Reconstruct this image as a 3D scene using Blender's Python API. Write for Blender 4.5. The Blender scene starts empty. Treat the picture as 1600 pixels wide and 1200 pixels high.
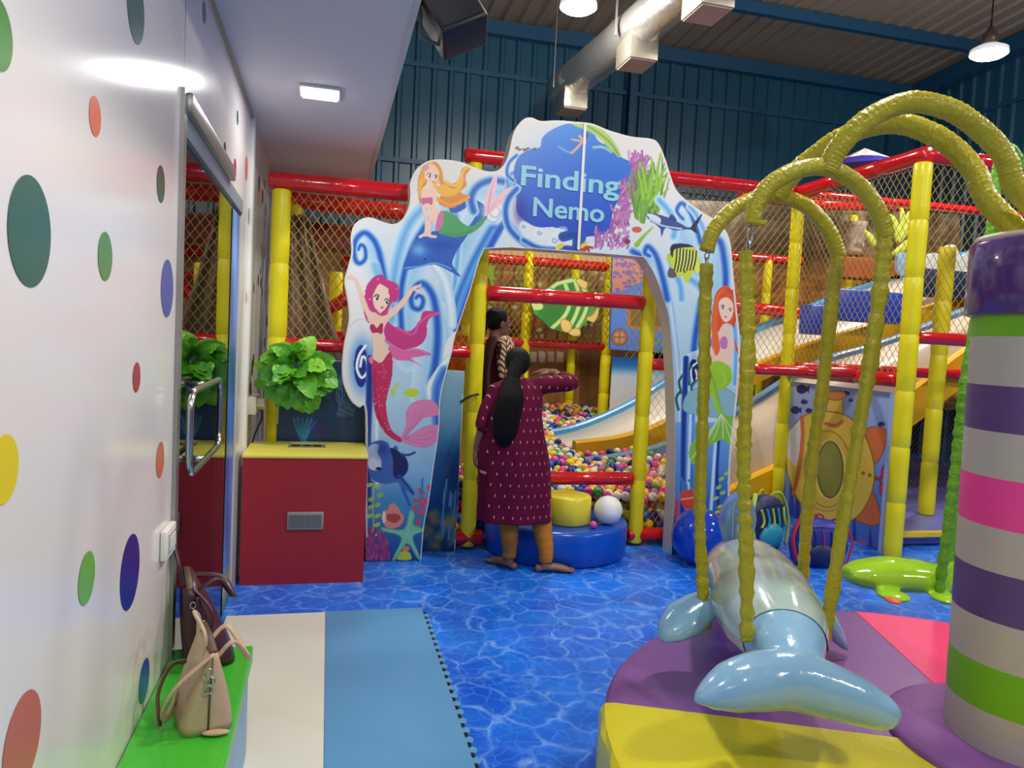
import bpy, math, random
import numpy as np
from mathutils import Vector, Matrix
random.seed(7)
S = bpy.context.scene
COL = S.collection

# ------------------------------------------------------------------ camera
FPX, CX, CY, CAMH = 1155.0, 800.0, 600.0, 1.60
YAW, PITCH, ROLL = math.radians(14.1), math.radians(3.3), math.radians(2.85)
_f = Vector((math.sin(YAW)*math.cos(PITCH), math.cos(YAW)*math.cos(PITCH), -math.sin(PITCH)))
_r0 = Vector((math.cos(YAW), -math.sin(YAW), 0)); _u0 = _r0.cross(_f)
_r = math.cos(ROLL)*_r0 + math.sin(ROLL)*_u0
_u = -math.sin(ROLL)*_r0 + math.cos(ROLL)*_u0
EYE = Vector((0, 0, CAMH))
camd = bpy.data.cameras.new('camera'); cam = bpy.data.objects.new('camera', camd); COL.objects.link(cam)
M = Matrix((( _r.x, _u.x, -_f.x, 0), (_r.y, _u.y, -_f.y, 0), (_r.z, _u.z, -_f.z, CAMH), (0, 0, 0, 1)))
cam.matrix_world = M
camd.sensor_width = 36; camd.sensor_fit = 'HORIZONTAL'; camd.lens = FPX/1600*36
camd.clip_start = 0.02; camd.clip_end = 100
S.camera = cam

# ------------------------------------------------------------------ world, exposure, lights
S.view_settings.view_transform = 'Standard'; S.view_settings.look = 'None'
S.view_settings.gamma = 1; S.view_settings.use_curve_mapping = False
S.view_settings.exposure = 0.0
w = bpy.data.worlds.new('world'); S.world = w; w.use_nodes = True
w.node_tree.nodes['Background'].inputs[0].default_value = (0.62, 0.68, 0.78, 1)
w.node_tree.nodes['Background'].inputs[1].default_value = 0.12
LAMP_W = 100.0        # every pendant in the hall
HALL = [(2.34, 7.34), (6.92, 6.84), (2.2, 2.7), (6.9, 2.6), (2.4, -1.6), (6.9, -1.8)]
SOFFIT = [(-0.09, 4.33), (-0.09, 1.2), (-0.09, -2.0)]

# ------------------------------------------------------------------ geometry helpers
def on(px, py, ax, val):
    d = _f + (px-CX)/FPX*_r - (py-CY)/FPX*_u
    t = (val-EYE[ax])/d[ax]
    return EYE + d*t
def lin(c):
    c = c/255.0
    return c/12.92 if c <= 0.04045 else ((c+0.055)/1.055)**2.4
def hexc(h):
    h = h.lstrip('#'); return tuple(lin(int(h[i:i+2], 16)) for i in (0, 2, 4))+(1.0,)
MATS = {}
def mat(name, h='#888888', rough=0.5, metal=0.0, bump=0.0, bscale=40.0, coat=0.0, spec=0.5, trans=0.0, alpha=1.0, var=0.0, vscale=6.0, emit=0.0, sheen=0.0):
    if name in MATS: return MATS[name]
    m = bpy.data.materials.new(name); m.use_nodes = True; MATS[name] = m
    nt = m.node_tree; b = nt.nodes['Principled BSDF']; c = hexc(h)
    b.inputs['Base Color'].default_value = c; b.inputs['Roughness'].default_value = rough
    b.inputs['Metallic'].default_value = metal; b.inputs['Coat Weight'].default_value = coat
    b.inputs['Coat Roughness'].default_value = 0.08
    b.inputs['Specular IOR Level'].default_value = spec; b.inputs['Transmission Weight'].default_value = trans
    b.inputs['Alpha'].default_value = alpha
    if sheen: b.inputs['Sheen Weight'].default_value = sheen
    if emit:
        b.inputs['Emission Color'].default_value = c; b.inputs['Emission Strength'].default_value = emit
    tc = nt.nodes.new('ShaderNodeTexCoord')
    if var:
        n = nt.nodes.new('ShaderNodeTexNoise'); n.inputs['Scale'].default_value = vscale; n.inputs['Detail'].default_value = 4
        r = nt.nodes.new('ShaderNodeMapRange'); r.inputs[3].default_value = 1-var; r.inputs[4].default_value = 1+var
        x = nt.nodes.new('ShaderNodeVectorMath'); x.operation = 'SCALE'; x.inputs[0].default_value = c[:3]
        nt.links.new(tc.outputs['Object'], n.inputs['Vector']); nt.links.new(n.outputs['Fac'], r.inputs[0])
        nt.links.new(r.outputs[0], x.inputs['Scale']); nt.links.new(x.outputs[0], b.inputs['Base Color'])
    if bump:
        n = nt.nodes.new('ShaderNodeTexNoise'); n.inputs['Scale'].default_value = bscale; n.inputs['Detail'].default_value = 3
        bp = nt.nodes.new('ShaderNodeBump'); bp.inputs['Strength'].default_value = bump; bp.inputs['Distance'].default_value = 0.01
        nt.links.new(tc.outputs['Object'], n.inputs['Vector']); nt.links.new(n.outputs['Fac'], bp.inputs['Height'])
        nt.links.new(bp.outputs[0], b.inputs['Normal'])
    return m

class MB:
    """collects shapes that become ONE mesh object"""
    def __init__(s): s.v = []; s.f = []; s.m = []; s.sm = []
    def add(s, vs, fs, mi=0, smooth=False):
        o = len(s.v); s.v += [tuple(p) for p in vs]
        for f in fs: s.f.append([i+o for i in f]); s.m.append(mi); s.sm.append(smooth)
        return s
    def box(s, x0, x1, y0, y1, z0, z1, mi=0, bev=0.0):
        if bev > 0:
            poly = []
            for (cx_, cy_, a0) in ((x1-bev, y1-bev, 0), (x0+bev, y1-bev, 90), (x0+bev, y0+bev, 180), (x1-bev, y0+bev, 270)):
                for k in range(4):
                    a = math.radians(a0+k*30); poly.append((cx_+bev*math.cos(a), cy_+bev*math.sin(a)))
            n = len(poly); cxm, cym = (x0+x1)/2, (y0+y1)/2
            def ring(ins, z):
                kx = 1-2*ins/(x1-x0); ky = 1-2*ins/(y1-y0)
                return [(cxm+(p[0]-cxm)*kx, cym+(p[1]-cym)*ky, z) for p in poly]
            rs = [ring(bev*0.9, z0), ring(bev*0.25, z0+bev*0.25), ring(0, z0+bev), ring(0, z1-bev), ring(bev*0.25, z1-bev*0.25), ring(bev*0.9, z1)]
            vs = [p for r in rs for p in r]; fs = [[j*n+i, j*n+(i+1) % n, (j+1)*n+(i+1) % n, (j+1)*n+i] for j in range(5) for i in range(n)]
            fs.append(list(range(n))[::-1]); fs.append([5*n+i for i in range(n)])
            return s.add(vs, fs, mi, True)
        vs = [(x, y, z) for z in (z0, z1) for y in (y0, y1) for x in (x0, x1)]
        return s.add(vs, [[0, 2, 3, 1], [4, 5, 7, 6], [0, 1, 5, 4], [2, 6, 7, 3], [0, 4, 6, 2], [1, 3, 7, 5]], mi)
    def tube(s, pts, r, n=12, mi=0, cap=True, rf=None, flat=(1, 1), up=None, smooth=True, closed=False):
        P = [Vector(p) for p in pts]; R = list(r) if hasattr(r, '__len__') else [r]*len(P); N = len(P)
        T = []
        for i in range(N):
            a = P[(i-1) % N] if (closed or i > 0) else P[0]; b = P[(i+1) % N] if (closed or i < N-1) else P[-1]
            t = b-a; T.append(t.normalized() if t.length > 1e-9 else Vector((0, 0, 1)))
        u = Vector(up) if up is not None else (Vector((0, 0, 1)) if abs(T[0].z) < 0.9 else Vector((1, 0, 0)))
        vs = []
        for i in range(N):
            u = (u-T[i]*u.dot(T[i])); u = u.normalized() if u.length > 1e-6 else Vector((1, 0, 0)); b = T[i].cross(u)
            for k in range(n):
                a = 2*math.pi*k/n; rr = R[i]*(rf(i, a) if rf else 1)
                vs.append(P[i]+u*(math.cos(a)*rr*flat[0])+b*(math.sin(a)*rr*flat[1]))
        M_ = N if closed else N-1
        fs = [[j*n+k, j*n+(k+1) % n, ((j+1) % N)*n+(k+1) % n, ((j+1) % N)*n+k] for j in range(M_) for k in range(n)]
        if cap and not closed: fs.append(list(range(n))[::-1]); fs.append([(N-1)*n+k for k in range(n)])
        return s.add(vs, fs, mi, smooth)
    def rings(s, rs, n=20, mi=0, cap=True, rf=None, smooth=True, pw=2.0):
        """rs: (x, y, z, rx, ry) horizontal elliptical rings"""
        vs = []
        for i, (x, y, z, rx, ry) in enumerate(rs):
            for k in range(n):
                a = 2*math.pi*k/n; q = rf(i, a) if rf else 1
                c, d = math.cos(a), math.sin(a)
                if pw != 2.0:
                    c = math.copysign(abs(c)**(2/pw), c); d = math.copysign(abs(d)**(2/pw), d)
                vs.append((x+rx*q*c, y+ry*q*d, z))
        N = len(rs); fs = [[j*n+k, j*n+(k+1) % n, (j+1)*n+(k+1) % n, (j+1)*n+k] for j in range(N-1) for k in range(n)]
        if cap: fs.append(list(range(n))[::-1]); fs.append([(N-1)*n+k for k in range(n)])
        return s.add(vs, fs, mi, smooth)
    def ball(s, c, r, n=16, m=10, mi=0, rot=None, df=None):
        r = r if hasattr(r, '__len__') else (r, r, r); vs = []
        for j in range(1, m):
            t = math.pi*j/m
            for k in range(n):
                a = 2*math.pi*k/n; vs.append(Vector((math.sin(t)*math.cos(a), math.sin(t)*math.sin(a), math.cos(t))))
        vs.append(Vector((0, 0, 1))); vs.append(Vector((0, 0, -1)))
        o = []
        for d in vs:
            q = df(d) if df else 1.0
            p = Vector((d.x*r[0], d.y*r[1], d.z*r[2]))*q
            if rot is not None: p = rot @ p
            o.append(p+Vector(c))
        T = len(o)-2
        fs = [[j*n+k, (j+1)*n+k, (j+1)*n+(k+1) % n, j*n+(k+1) % n] for j in range(m-2) for k in range(n)]
        fs += [[T, k, (k+1) % n] for k in range(n)]+[[T+1, (m-2)*n+(k+1) % n, (m-2)*n+k] for k in range(n)]
        return s.add(o, fs, mi, True)
    def slab(s, poly, P, thick, mi=0, mis=None):
        """poly: list of 2D points, P(u,v,d)->3D; prism of thickness 'thick' along d"""
        n = len(poly); vs = [P(a, b, 0) for a, b in poly]+[P(a, b, thick) for a, b in poly]
        s.add(vs, [[i, (i+1) % n, n+(i+1) % n, n+i] for i in range(n)], mi if mis is None else mis)
        s.add(vs[:n], [list(range(n))[::-1]], mi); s.add(vs[n:], [list(range(n))], mi)
        return s
    def mesh(s, name, mats):
        me = bpy.data.meshes.new(name); me.from_pydata(s.v, [], s.f)
        for m_ in (mats if isinstance(mats, (list, tuple)) else [mats]): me.materials.append(m_)
        me.polygons.foreach_set('material_index', s.m); me.polygons.foreach_set('use_smooth', s.sm)
        me.update(); return me
    def build(s, name, mats, parent=None, **tags):
        o = bpy.data.objects.new(name, s.mesh(name, mats)); COL.objects.link(o)
        if parent is not None: put_under(o, parent)
        fix_normals(o)
        if tags: tag(o, **tags)
        return o
import bmesh
def fix_normals(o):
    bm = bmesh.new(); bm.from_mesh(o.data); bmesh.ops.recalc_face_normals(bm, faces=bm.faces); bm.to_mesh(o.data); bm.free()
def put_under(o, parent):
    o.parent = parent
    if parent.location.length > 0 or parent.rotation_euler.to_quaternion().angle > 1e-6:
        o.matrix_parent_inverse = Matrix.LocRotScale(world_loc(parent), parent.rotation_euler.to_quaternion(), None).inverted()
def world_loc(p):
    return p.location.copy() if p.parent is None else p.location.copy()
def tag(o, label=None, cat=None, group=None, kind=None):
    if label: o['label'] = label
    if cat: o['category'] = cat
    if group: o['group'] = group
    if kind: o['kind'] = kind
    return o
def thing(name, loc, label, cat, group=None):
    o = bpy.data.objects.new(name, None); o.location = loc; o.empty_display_size = 0.1; COL.objects.link(o)
    return tag(o, label, cat, group)
def struct(o):
    o['kind'] = 'structure'; return o
def bake(o, mods):
    """apply a list of modifiers without operators"""
    for typ, kw in mods:
        m_ = o.modifiers.new(typ.lower(), typ)
        for k, v in kw.items(): setattr(m_, k, v)
    dg = bpy.context.evaluated_depsgraph_get(); dg.update()
    ev = o.evaluated_get(dg); me = bpy.data.meshes.new_from_object(ev, depsgraph=dg)
    old = o.data; o.modifiers.clear(); mats = [m_ for m_ in old.materials]
    o.data = me
    if len(me.materials) == 0:
        for m_ in mats: me.materials.append(m_)
    me.polygons.foreach_set('use_smooth', [True]*len(me.polygons)); me.name = o.name
    return o
def fuse(mb, name, m, parent=None, vox=0.01, smooth=4, **tags):
    o = mb.build(name, m, None)
    bake(o, [('REMESH', dict(mode='VOXEL', voxel_size=vox)), ('SMOOTH', dict(factor=0.5, iterations=smooth))])
    if parent is not None: put_under(o, parent)
    if tags: tag(o, **tags)
    return o
def spline(P, n=8, closed=False):
    P = [tuple(p) for p in P]; out = []; N = len(P)
    for i in range(N if closed else N-1):
        g = (lambda k: P[k % N]) if closed else (lambda k: P[max(0, min(N-1, k))])
        p0, p1, p2, p3 = g(i-1), g(i), g(i+1), g(i+2)
        for k in range(n):
            t = k/n
            out.append(tuple(0.5*((2*b)+(-a+c)*t+(2*a-5*b+4*c-d)*t*t+(-a+3*b-3*c+d)*t**3) for a, b, c, d in zip(p0, p1, p2, p3)))
    if not closed: out.append(P[-1])
    return out
def tri_fill(poly):
    from mathutils.geometry import tessellate_polygon
    return [list(t) for t in tessellate_polygon([[Vector((a, b, 0)) for a, b in poly]])]

# ------------------------------------------------------------------ printed artwork: a fine sheet of coloured cells
class Art:
    """design sheet units are those of the artwork; P maps sheet (a,b) -> 3D on the board"""
    def __init__(s, xs, ys): s.X, s.Y = xs, ys; s.C = np.ones((len(xs), 3))
    def mixin(s, a, col):
        a = a[:, None] if a.ndim == 1 else a
        c = np.array([int(col[i:i+2], 16)/255 for i in (1, 3, 5)]) if isinstance(col, str) else col
        s.C = s.C*(1-a)+c*a
    def inside(s, poly):
        x, y = s.X, s.Y; r = np.zeros(len(x), bool); n = len(poly)
        for i in range(n):
            x0, y0 = poly[i]; x1, y1 = poly[(i+1) % n]
            if y0 == y1: continue
            c = ((y0 > y) != (y1 > y)) & (x < (x1-x0)*(y-y0)/(y1-y0)+x0); r ^= c
        return r
    def box_idx(s, pts, m):
        xs = [p[0] for p in pts]; ys = [p[1] for p in pts]
        return np.nonzero((s.X > min(xs)-m) & (s.X < max(xs)+m) & (s.Y > min(ys)-m) & (s.Y < max(ys)+m))[0]
    def poly(s, pts, col, smooth=True, k=6, a=1.0, line=None, lw=0.8):
        P = spline(pts, k, True) if smooth else pts
        idx = s.box_idx(P, 2); sub = Art(s.X[idx], s.Y[idx]); sub.C = s.C[idx]
        sub.mixin(sub.inside(P)*a, col); s.C[idx] = sub.C
        if line: s.stroke(list(P)+[P[0]], lw, [(0, line), (1, line)], smooth=False)
        return P
    def dist(s, P, idx):
        x, y = s.X[idx], s.Y[idx]; best = np.full(len(idx), 1e9); t_ = np.zeros(len(idx)); side = np.zeros(len(idx)); n = len(P)-1
        for i in range(n):
            ax, ay = P[i]; dx, dy = P[i+1][0]-ax, P[i+1][1]-ay; L = dx*dx+dy*dy+1e-9
            t = np.clip(((x-ax)*dx+(y-ay)*dy)/L, 0, 1); ex = x-ax-t*dx; ey = y-ay-t*dy; d = np.hypot(ex, ey)
            m = d < best; best[m] = d[m]; t_[m] = (i+t[m])/n; side[m] = np.sign(dx*ey-dy*ex)[m]
        return best, t_, side
    def stroke(s, pts, w, grad, smooth=True, w1=None, k=8, a=1.0, two=False):
        """grad: [(pos,col)...] across; pos 0..1 from the centre out (or -1..1 when two sided)"""
        P = spline(pts, k) if smooth else pts
        w1 = w if w1 is None else w1; W = max(w, w1)
        idx = s.box_idx(P, W+2)
        if len(idx) == 0: return
        d, t, sd = s.dist(P, idx); wt = w+(w1-w)*t; q = d/np.maximum(wt, 0.01)
        al = np.clip((1-q)*wt/0.8+0.3, 0, 1)*a
        qq = q*sd if two else q
        ps = [g[0] for g in grad]; cs = np.array([[int(g[1][i:i+2], 16)/255 for i in (1, 3, 5)] for g in grad])
        col = np.stack([np.interp(qq, ps, cs[:, c]) for c in range(3)], 1)
        s.C[idx] = s.C[idx]*(1-al[:, None])+col*al[:, None]
    def glow(s, cx, cy, rx, ry, col, a=1.0, pw=2.0):
        q = ((s.X-cx)/rx)**2+((s.Y-cy)/ry)**2; s.mixin(np.exp(-q**(pw/2))*a, col)
    def ell(s, cx, cy, rx, ry, col, rot=0, line=None, a=1.0, lw=0.8):
        c, d = math.cos(rot), math.sin(rot)
        P = [(cx+rx*math.cos(t)*c-ry*math.sin(t)*d, cy+rx*math.cos(t)*d+ry*math.sin(t)*c) for t in [2*math.pi*k/28 for k in range(28)]]
        return s.poly(P, col, smooth=False, line=line, a=a, lw=lw)
    def vgrad(s, stops, axis='y'):
        q = s.Y if axis == 'y' else s.X
        cs = np.array([[int(g[1][i:i+2], 16)/255 for i in (1, 3, 5)] for g in stops])
        s.C = np.stack([np.interp(q, [g[0] for g in stops], cs[:, c]) for c in range(3)], 1)
    def noise(s, amt, sc, seed=0):
        r = np.random.RandomState(seed); v = np.zeros(len(s.X))
        for i in range(10):
            th = r.rand()*6.28; f = (0.5+r.rand()*1.5)/sc; v += np.sin((s.X*math.cos(th)+s.Y*math.sin(th))*f*6.28+r.rand()*6.28)
        s.C = np.clip(s.C*(1+amt*v[:, None]/4), 0, 1)
ART_MAT = None
def art_mat(rough=0.32):
    m = bpy.data.materials.new('printed_vinyl'); m.use_nodes = True; b = m.node_tree.nodes['Principled BSDF']
    at = m.node_tree.nodes.new('ShaderNodeVertexColor'); at.layer_name = 'Print'
    m.node_tree.links.new(at.outputs['Color'], b.inputs['Base Color']); b.inputs['Roughness'].default_value = rough
    return m
def sheet_of(name, outline, P, toart, cell, painter, parent, holes=(), m=None, label=None):
    """fine grid inside 'outline' (board metres a,b); toart maps board metres -> sheet units; painter colours it"""
    xs = [p[0] for p in outline]; ys = [p[1] for p in outline]
    x0, x1, y0, y1 = min(xs), max(xs), min(ys), max(ys)
    nx = int((x1-x0)/cell)+1; ny = int((y1-y0)/cell)+1
    gx, gy = np.meshgrid(x0+np.arange(nx+1)*cell, y0+np.arange(ny+1)*cell)
    fx, fy = gx.ravel(), gy.ravel()
    A = Art(fx, fy); ins = A.inside(outline)
    for h in holes: ins &= ~A.inside(h)
    ins2 = ins.reshape(gx.shape); cellok = ins2[:-1, :-1] & ins2[1:, :-1] & ins2[:-1, 1:] & ins2[1:, 1:]
    W = nx+1; jj, ii = np.nonzero(cellok); q = np.stack([jj*W+ii, jj*W+ii+1, (jj+1)*W+ii+1, (jj+1)*W+ii], 1)
    used = np.unique(q); remap = np.full(W*(ny+1), -1); remap[used] = np.arange(len(used)); q = remap[q]
    ux, uy = fx[used], fy[used]
    sx, sy = toart(ux, uy); art = Art(sx, sy); painter(art)
    me = bpy.data.meshes.new(name)
    co = P(ux, uy)
    me.vertices.add(len(used)); me.vertices.foreach_set('co', co.astype(np.float32).ravel())
    me.loops.add(q.size); me.loops.foreach_set('vertex_index', q.astype(np.int32).ravel())
    me.polygons.add(len(q)); me.polygons.foreach_set('loop_start', np.arange(0, q.size, 4, dtype=np.int32)); me.polygons.foreach_set('loop_total', np.full(len(q), 4, dtype=np.int32))
    me.update(calc_edges=True)
    c = np.clip(art.C, 0, 1); l = np.where(c <= 0.04045, c/12.92, ((c+0.055)/1.055)**2.4)
    ca = me.color_attributes.new('Print', 'FLOAT_COLOR', 'POINT')
    ca.data.foreach_set('color', np.concatenate([l, np.ones((len(l), 1))], 1).astype(np.float32).ravel())
    global ART_MAT
    if ART_MAT is None: ART_MAT = art_mat()
    me.materials.append(m or ART_MAT)
    o = bpy.data.objects.new(name, me); COL.objects.link(o)
    if parent is not None: put_under(o, parent)
    if label: o['label'] = label
    return o
def board_map(axis, val):
    """sheet units <- board metres on the plane axis=val; board (a,b) = (x,z) or (y,z)"""
    f, r, u = (np.array(v) for v in (_f, _r, _u))
    def g(a, b):
        if axis == 1: p = np.stack([a, np.full_like(a, val), b-CAMH], 1)
        else: p = np.stack([np.full_like(a, val), a, b-CAMH], 1)
        z = p@f; return CX+FPX*(p@r)/z, CY-FPX*(p@u)/z
    return g
# ------------------------------------------------------------------ shared materials
m_white = mat('white_laminate', '#E4DEDA', rough=0.16, spec=0.5)
m_ceil = mat('soffit_paint', '#D9D6DA', rough=0.6)
m_blue_wall = mat('blue_cladding', '#23526A', rough=0.35, var=0.12, vscale=1.5)
m_roof = mat('roof_sheet', '#8C8270', rough=0.6, var=0.08, vscale=1.0)
m_beam = mat('blue_steel', '#1C4E70', rough=0.45)
m_red = mat('red_foam_sleeve', '#C8101C', rough=0.18, coat=0.5, bump=0.25, bscale=30)
m_yel = mat('yellow_foam_sleeve', '#E8DC10', rough=0.35, bump=0.2, bscale=25)
m_chrome = mat('brushed_steel', '#B8B8B4', rough=0.22, metal=1.0)
m_alu = mat('aluminium_trim', '#A9A69E', rough=0.35, metal=0.8)
m_black = mat('black_plastic', '#0C0C0E', rough=0.4)
m_ivory = mat('ivory_plastic', '#E8E6DE', rough=0.35)
m_net = mat('net_cord', '#B8923C', rough=0.8)
WX = -0.51; BY = 11.5; RX = 10.2
def roofz(y): return 6.53+0.06*(BY-y)

def water_mat():
    m = bpy.data.materials.new('water_print_floor'); m.use_nodes = True; nt = m.node_tree; b = nt.nodes['Principled BSDF']; N = nt.nodes; L = nt.links
    tc = N.new('ShaderNodeTexCoord'); nz = N.new('ShaderNodeTexNoise'); nz.inputs['Scale'].default_value = 5; nz.inputs['Detail'].default_value = 3
    ad = N.new('ShaderNodeMixRGB'); ad.blend_type = 'ADD'; ad.inputs[0].default_value = 0.22
    L.new(tc.outputs['Object'], nz.inputs['Vector']); L.new(tc.outputs['Object'], ad.inputs[1]); L.new(nz.outputs['Color'], ad.inputs[2])
    outs = []
    for sc, lo, hi in ((5.2, 0.0, 0.12), (12, 0.0, 0.10)):
        v = N.new('ShaderNodeTexVoronoi'); v.feature = 'DISTANCE_TO_EDGE'; v.inputs['Scale'].default_value = sc; v.inputs['Randomness'].default_value = 1
        L.new(ad.outputs[0], v.inputs['Vector']); r = N.new('ShaderNodeMapRange'); r.inputs[1].default_value = lo; r.inputs[2].default_value = hi; r.inputs[3].default_value = 1; r.inputs[4].default_value = 0
        L.new(v.outputs['Distance'], r.inputs[0]); p = N.new('ShaderNodeMath'); p.operation = 'POWER'; p.inputs[1].default_value = 2.2; L.new(r.outputs[0], p.inputs[0]); outs.append(p)
    n2 = N.new('ShaderNodeTexNoise'); n2.inputs['Scale'].default_value = 2.3; n2.inputs['Detail'].default_value = 6; L.new(tc.outputs['Object'], n2.inputs['Vector'])
    base = N.new('ShaderNodeValToRGB'); L.new(n2.outputs['Fac'], base.inputs[0]); e = base.color_ramp.elements
    e[0].position = 0.3; e[0].color = hexc('#0A54D4'); e[1].position = 0.7; e[1].color = hexc('#2082FA')
    mx = N.new('ShaderNodeMixRGB'); mx.inputs[2].default_value = hexc('#7FB6FF'); L.new(base.outputs[0], mx.inputs[1])
    k = N.new('ShaderNodeMath'); k.operation = 'MULTIPLY'; L.new(outs[0].outputs[0], k.inputs[0]); mr = N.new('ShaderNodeMapRange'); mr.inputs[1].default_value = 0.35; mr.inputs[2].default_value = 0.65; mr.inputs[3].default_value = 0.15; mr.inputs[4].default_value = 0.95
    n3 = N.new('ShaderNodeTexNoise'); n3.inputs['Scale'].default_value = 9; L.new(tc.outputs['Object'], n3.inputs['Vector']); L.new(n3.outputs['Fac'], mr.inputs[0]); L.new(mr.outputs[0], k.inputs[1]); L.new(k.outputs[0], mx.inputs[0])
    m2 = N.new('ShaderNodeMixRGB'); m2.inputs[2].default_value = hexc('#4F96FF'); k2 = N.new('ShaderNodeMath'); k2.operation = 'MULTIPLY'; k2.inputs[1].default_value = 0.55; L.new(outs[1].outputs[0], k2.inputs[0]); L.new(k2.outputs[0], m2.inputs[0]); L.new(mx.outputs[0], m2.inputs[1])
    L.new(m2.outputs[0], b.inputs['Base Color']); b.inputs['Roughness'].default_value = 0.27
    bp = N.new('ShaderNodeBump'); bp.inputs['Strength'].default_value = 0.25; bp.inputs['Distance'].default_value = 0.004; n4 = N.new('ShaderNodeTexNoise'); n4.inputs['Scale'].default_value = 120
    L.new(tc.outputs['Object'], n4.inputs['Vector']); L.new(n4.outputs['Fac'], bp.inputs['Height']); L.new(bp.outputs[0], b.inputs['Normal'])
    return m
f = MB().box(-3.2, RX+0.1, -6, BY+0.1, -0.12, 0.0); struct(f.build('floor', water_mat()))

# left wall with a door opening; printed dots belong to the laminate
wall = MB()
DY0, DY1, DZ = 2.80, 4.60, 2.34
CEZ = 2.93
wall.box(WX-0.12, WX, -6, DY0, 0, CEZ); wall.box(WX-0.12, WX, DY0, DY1, DZ, CEZ); wall.box(WX-0.12, WX, DY1, 7.9, 0, CEZ)
DOTC = ['#2F5F4B', '#D9704F', '#4E8A38', '#3A53A8', '#B02030', '#E3CC22', '#1C2080', '#C0604A', '#6FB03A', '#222222']
dm = [m_white]+[mat('dot_print_%s' % k, c, rough=0.25) for k, c in zip('abcdefghij', DOTC)]
for (px, y0, y1, ci) in ((-4, -5, 109, 2), (47, 274, 449, 0), (148, 150, 213, 1), (164, 362, 439, 2), (251, 258, 317, 0), (261, 405, 496, 3), (213, 566, 613, 4), (250, 691, 746, 1),
                         (6, 679, 787, 5), (135, 863, 943, 8), (203, 837, 949, 6), (225, 1032, 1095, 3), (35, 1086, 1230, 7), (212, -45, 68, 0), (319, 2, 37, 0), (371, 172, 196, 0), (351, 221, 246, 9),
                         (367, 247, 280, 4), (385, 243, 283, 1)):
    a = on(px, y0, 0, WX); b = on(px, y1, 0, WX); c = (a+b)/2; r = abs(a.z-b.z)/2
    wall.add([(WX+0.0012, c.y+r*math.cos(t), c.z+r*math.sin(t)) for t in [2*math.pi*k/40 for k in range(40)]], [list(range(40))], 1+ci)
rd = random.Random(3)
for k in range(26):     # the dotted sheet beyond the door
    y = 4.9+rd.random()*2.2; z = 0.9+rd.random()*1.8; r = 0.025+rd.random()*0.035
    wall.add([(WX+0.0012, y+r*math.cos(t), z+r*math.sin(t)) for t in [2*math.pi*q/24 for q in range(24)]], [list(range(24))], 1+rd.choice([0, 0, 9, 9, 3, 1]))
for k in range(14):     # dots on the part of the wall behind the viewer
    y = -0.4-rd.random()*4; z = 0.4+rd.random()*2.2; r = 0.06+rd.random()*0.08
    wall.add([(WX+0.0012, y+r*math.cos(t), z+r*math.sin(t)) for t in [2*math.pi*q/30 for q in range(30)]], [list(range(30))], 1+rd.choice([0, 1, 2, 3, 5]))
wall.box(WX, WX+0.0006, DY0-0.004, DY0, 2.39, CEZ, 10)
struct(wall.build('wall_left', dm))
struct(MB().box(WX, WX+0.02, 4.98, 5.06, 0, CEZ).build('trim_1', m_ivory))
# dark room behind the glass
bk = MB(); bk.box(-3.2, -3.1, -6, 7.9, 0, CEZ); bk.box(-3.1, WX-0.12, 7.8, 7.9, 0, CEZ); bk.box(-3.1, WX-0.12, -6, -5.9, 0, CEZ); bk.box(-3.1, WX-0.12, 1.0, 1.1, 0, CEZ)
struct(bk.build('wall_side_room', mat('side_room_paint', '#3A4048', rough=0.8)))
# dropped ceiling
sf = MB().box(-3.2, 0.30, -6, 7.8, CEZ, CEZ+0.14); struct(sf.build('ceiling', m_ceil))
struct(MB().box(0.285, 0.31, -6, 7.8, CEZ-0.012, CEZ+0.16).build('trim_2', mat('edge_strip', '#C9C8C6', rough=0.5)))
struct(MB().box(WX, WX+0.012, -6, 4.98, CEZ-0.02, CEZ).build('trim_3', m_alu))

# hall shell
def corrugated(name, axis, at, a0, a1, z0, z1f, pitch, depth, sgn, m):
    mb = MB(); pts = []; a = a0
    while a < a1:
        pts += [(a, 0), (a+pitch*0.62, 0), (a+pitch*0.72, depth), (a+pitch*0.90, depth)]; a += pitch
    vs = []
    for t, d in pts:
        z1 = z1f(t)
        for z in (z0, z1): vs.append((t, at+sgn*d, z) if axis == 1 else (at+sgn*d, t, z))
    mb.add(vs, [[2*i, 2*i+2, 2*i+3, 2*i+1] for i in range(len(pts)-1)])
    e = 0.12*(-sgn)
    if axis == 1: mb.box(a0, a1, min(at+e, at-0.002*sgn), max(at+e, at-0.002*sgn), z0, z1f(a0))
    else: mb.add([(at+e, a0, z0), (at+e, a1, z0), (at+e, a1, z1f(a1)), (at+e, a0, z1f(a0))], [[0, 1, 2, 3]])
    return struct(mb.build(name, m))
corrugated('wall_back', 1, BY, -3.2, RX, 0, lambda t: roofz(BY), 0.26, 0.035, -1, m_blue_wall)
corrugated('wall_right', 0, RX, -6, BY, 0, lambda t: roofz(t), 0.26, 0.035, -1, m_blue_wall)
struct(MB().box(-3.2, RX, -6.1, -6, 0, roofz(-6)).build('wall_front', mat('front_paint', '#8A8F98', rough=0.8)))
lw = MB(); lw.add([(0.2, -6, CEZ+0.14), (0.2, 7.8, CEZ+0.14), (0.2, 7.8, roofz(7.8)), (0.2, -6, roofz(-6))], [[0, 1, 2, 3]]); 
lw.box(-3.2, 0.2, 7.8, 7.86, CEZ, 7.0); lw.box(-3.25, -3.2, 7.8, BY, 0, 7.0)
struct(lw.build('wall_left_upper', mat('upper_wall_paint', '#6F7C88', rough=0.8)))
rf = MB(); pts = []; x = -3.2
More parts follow.
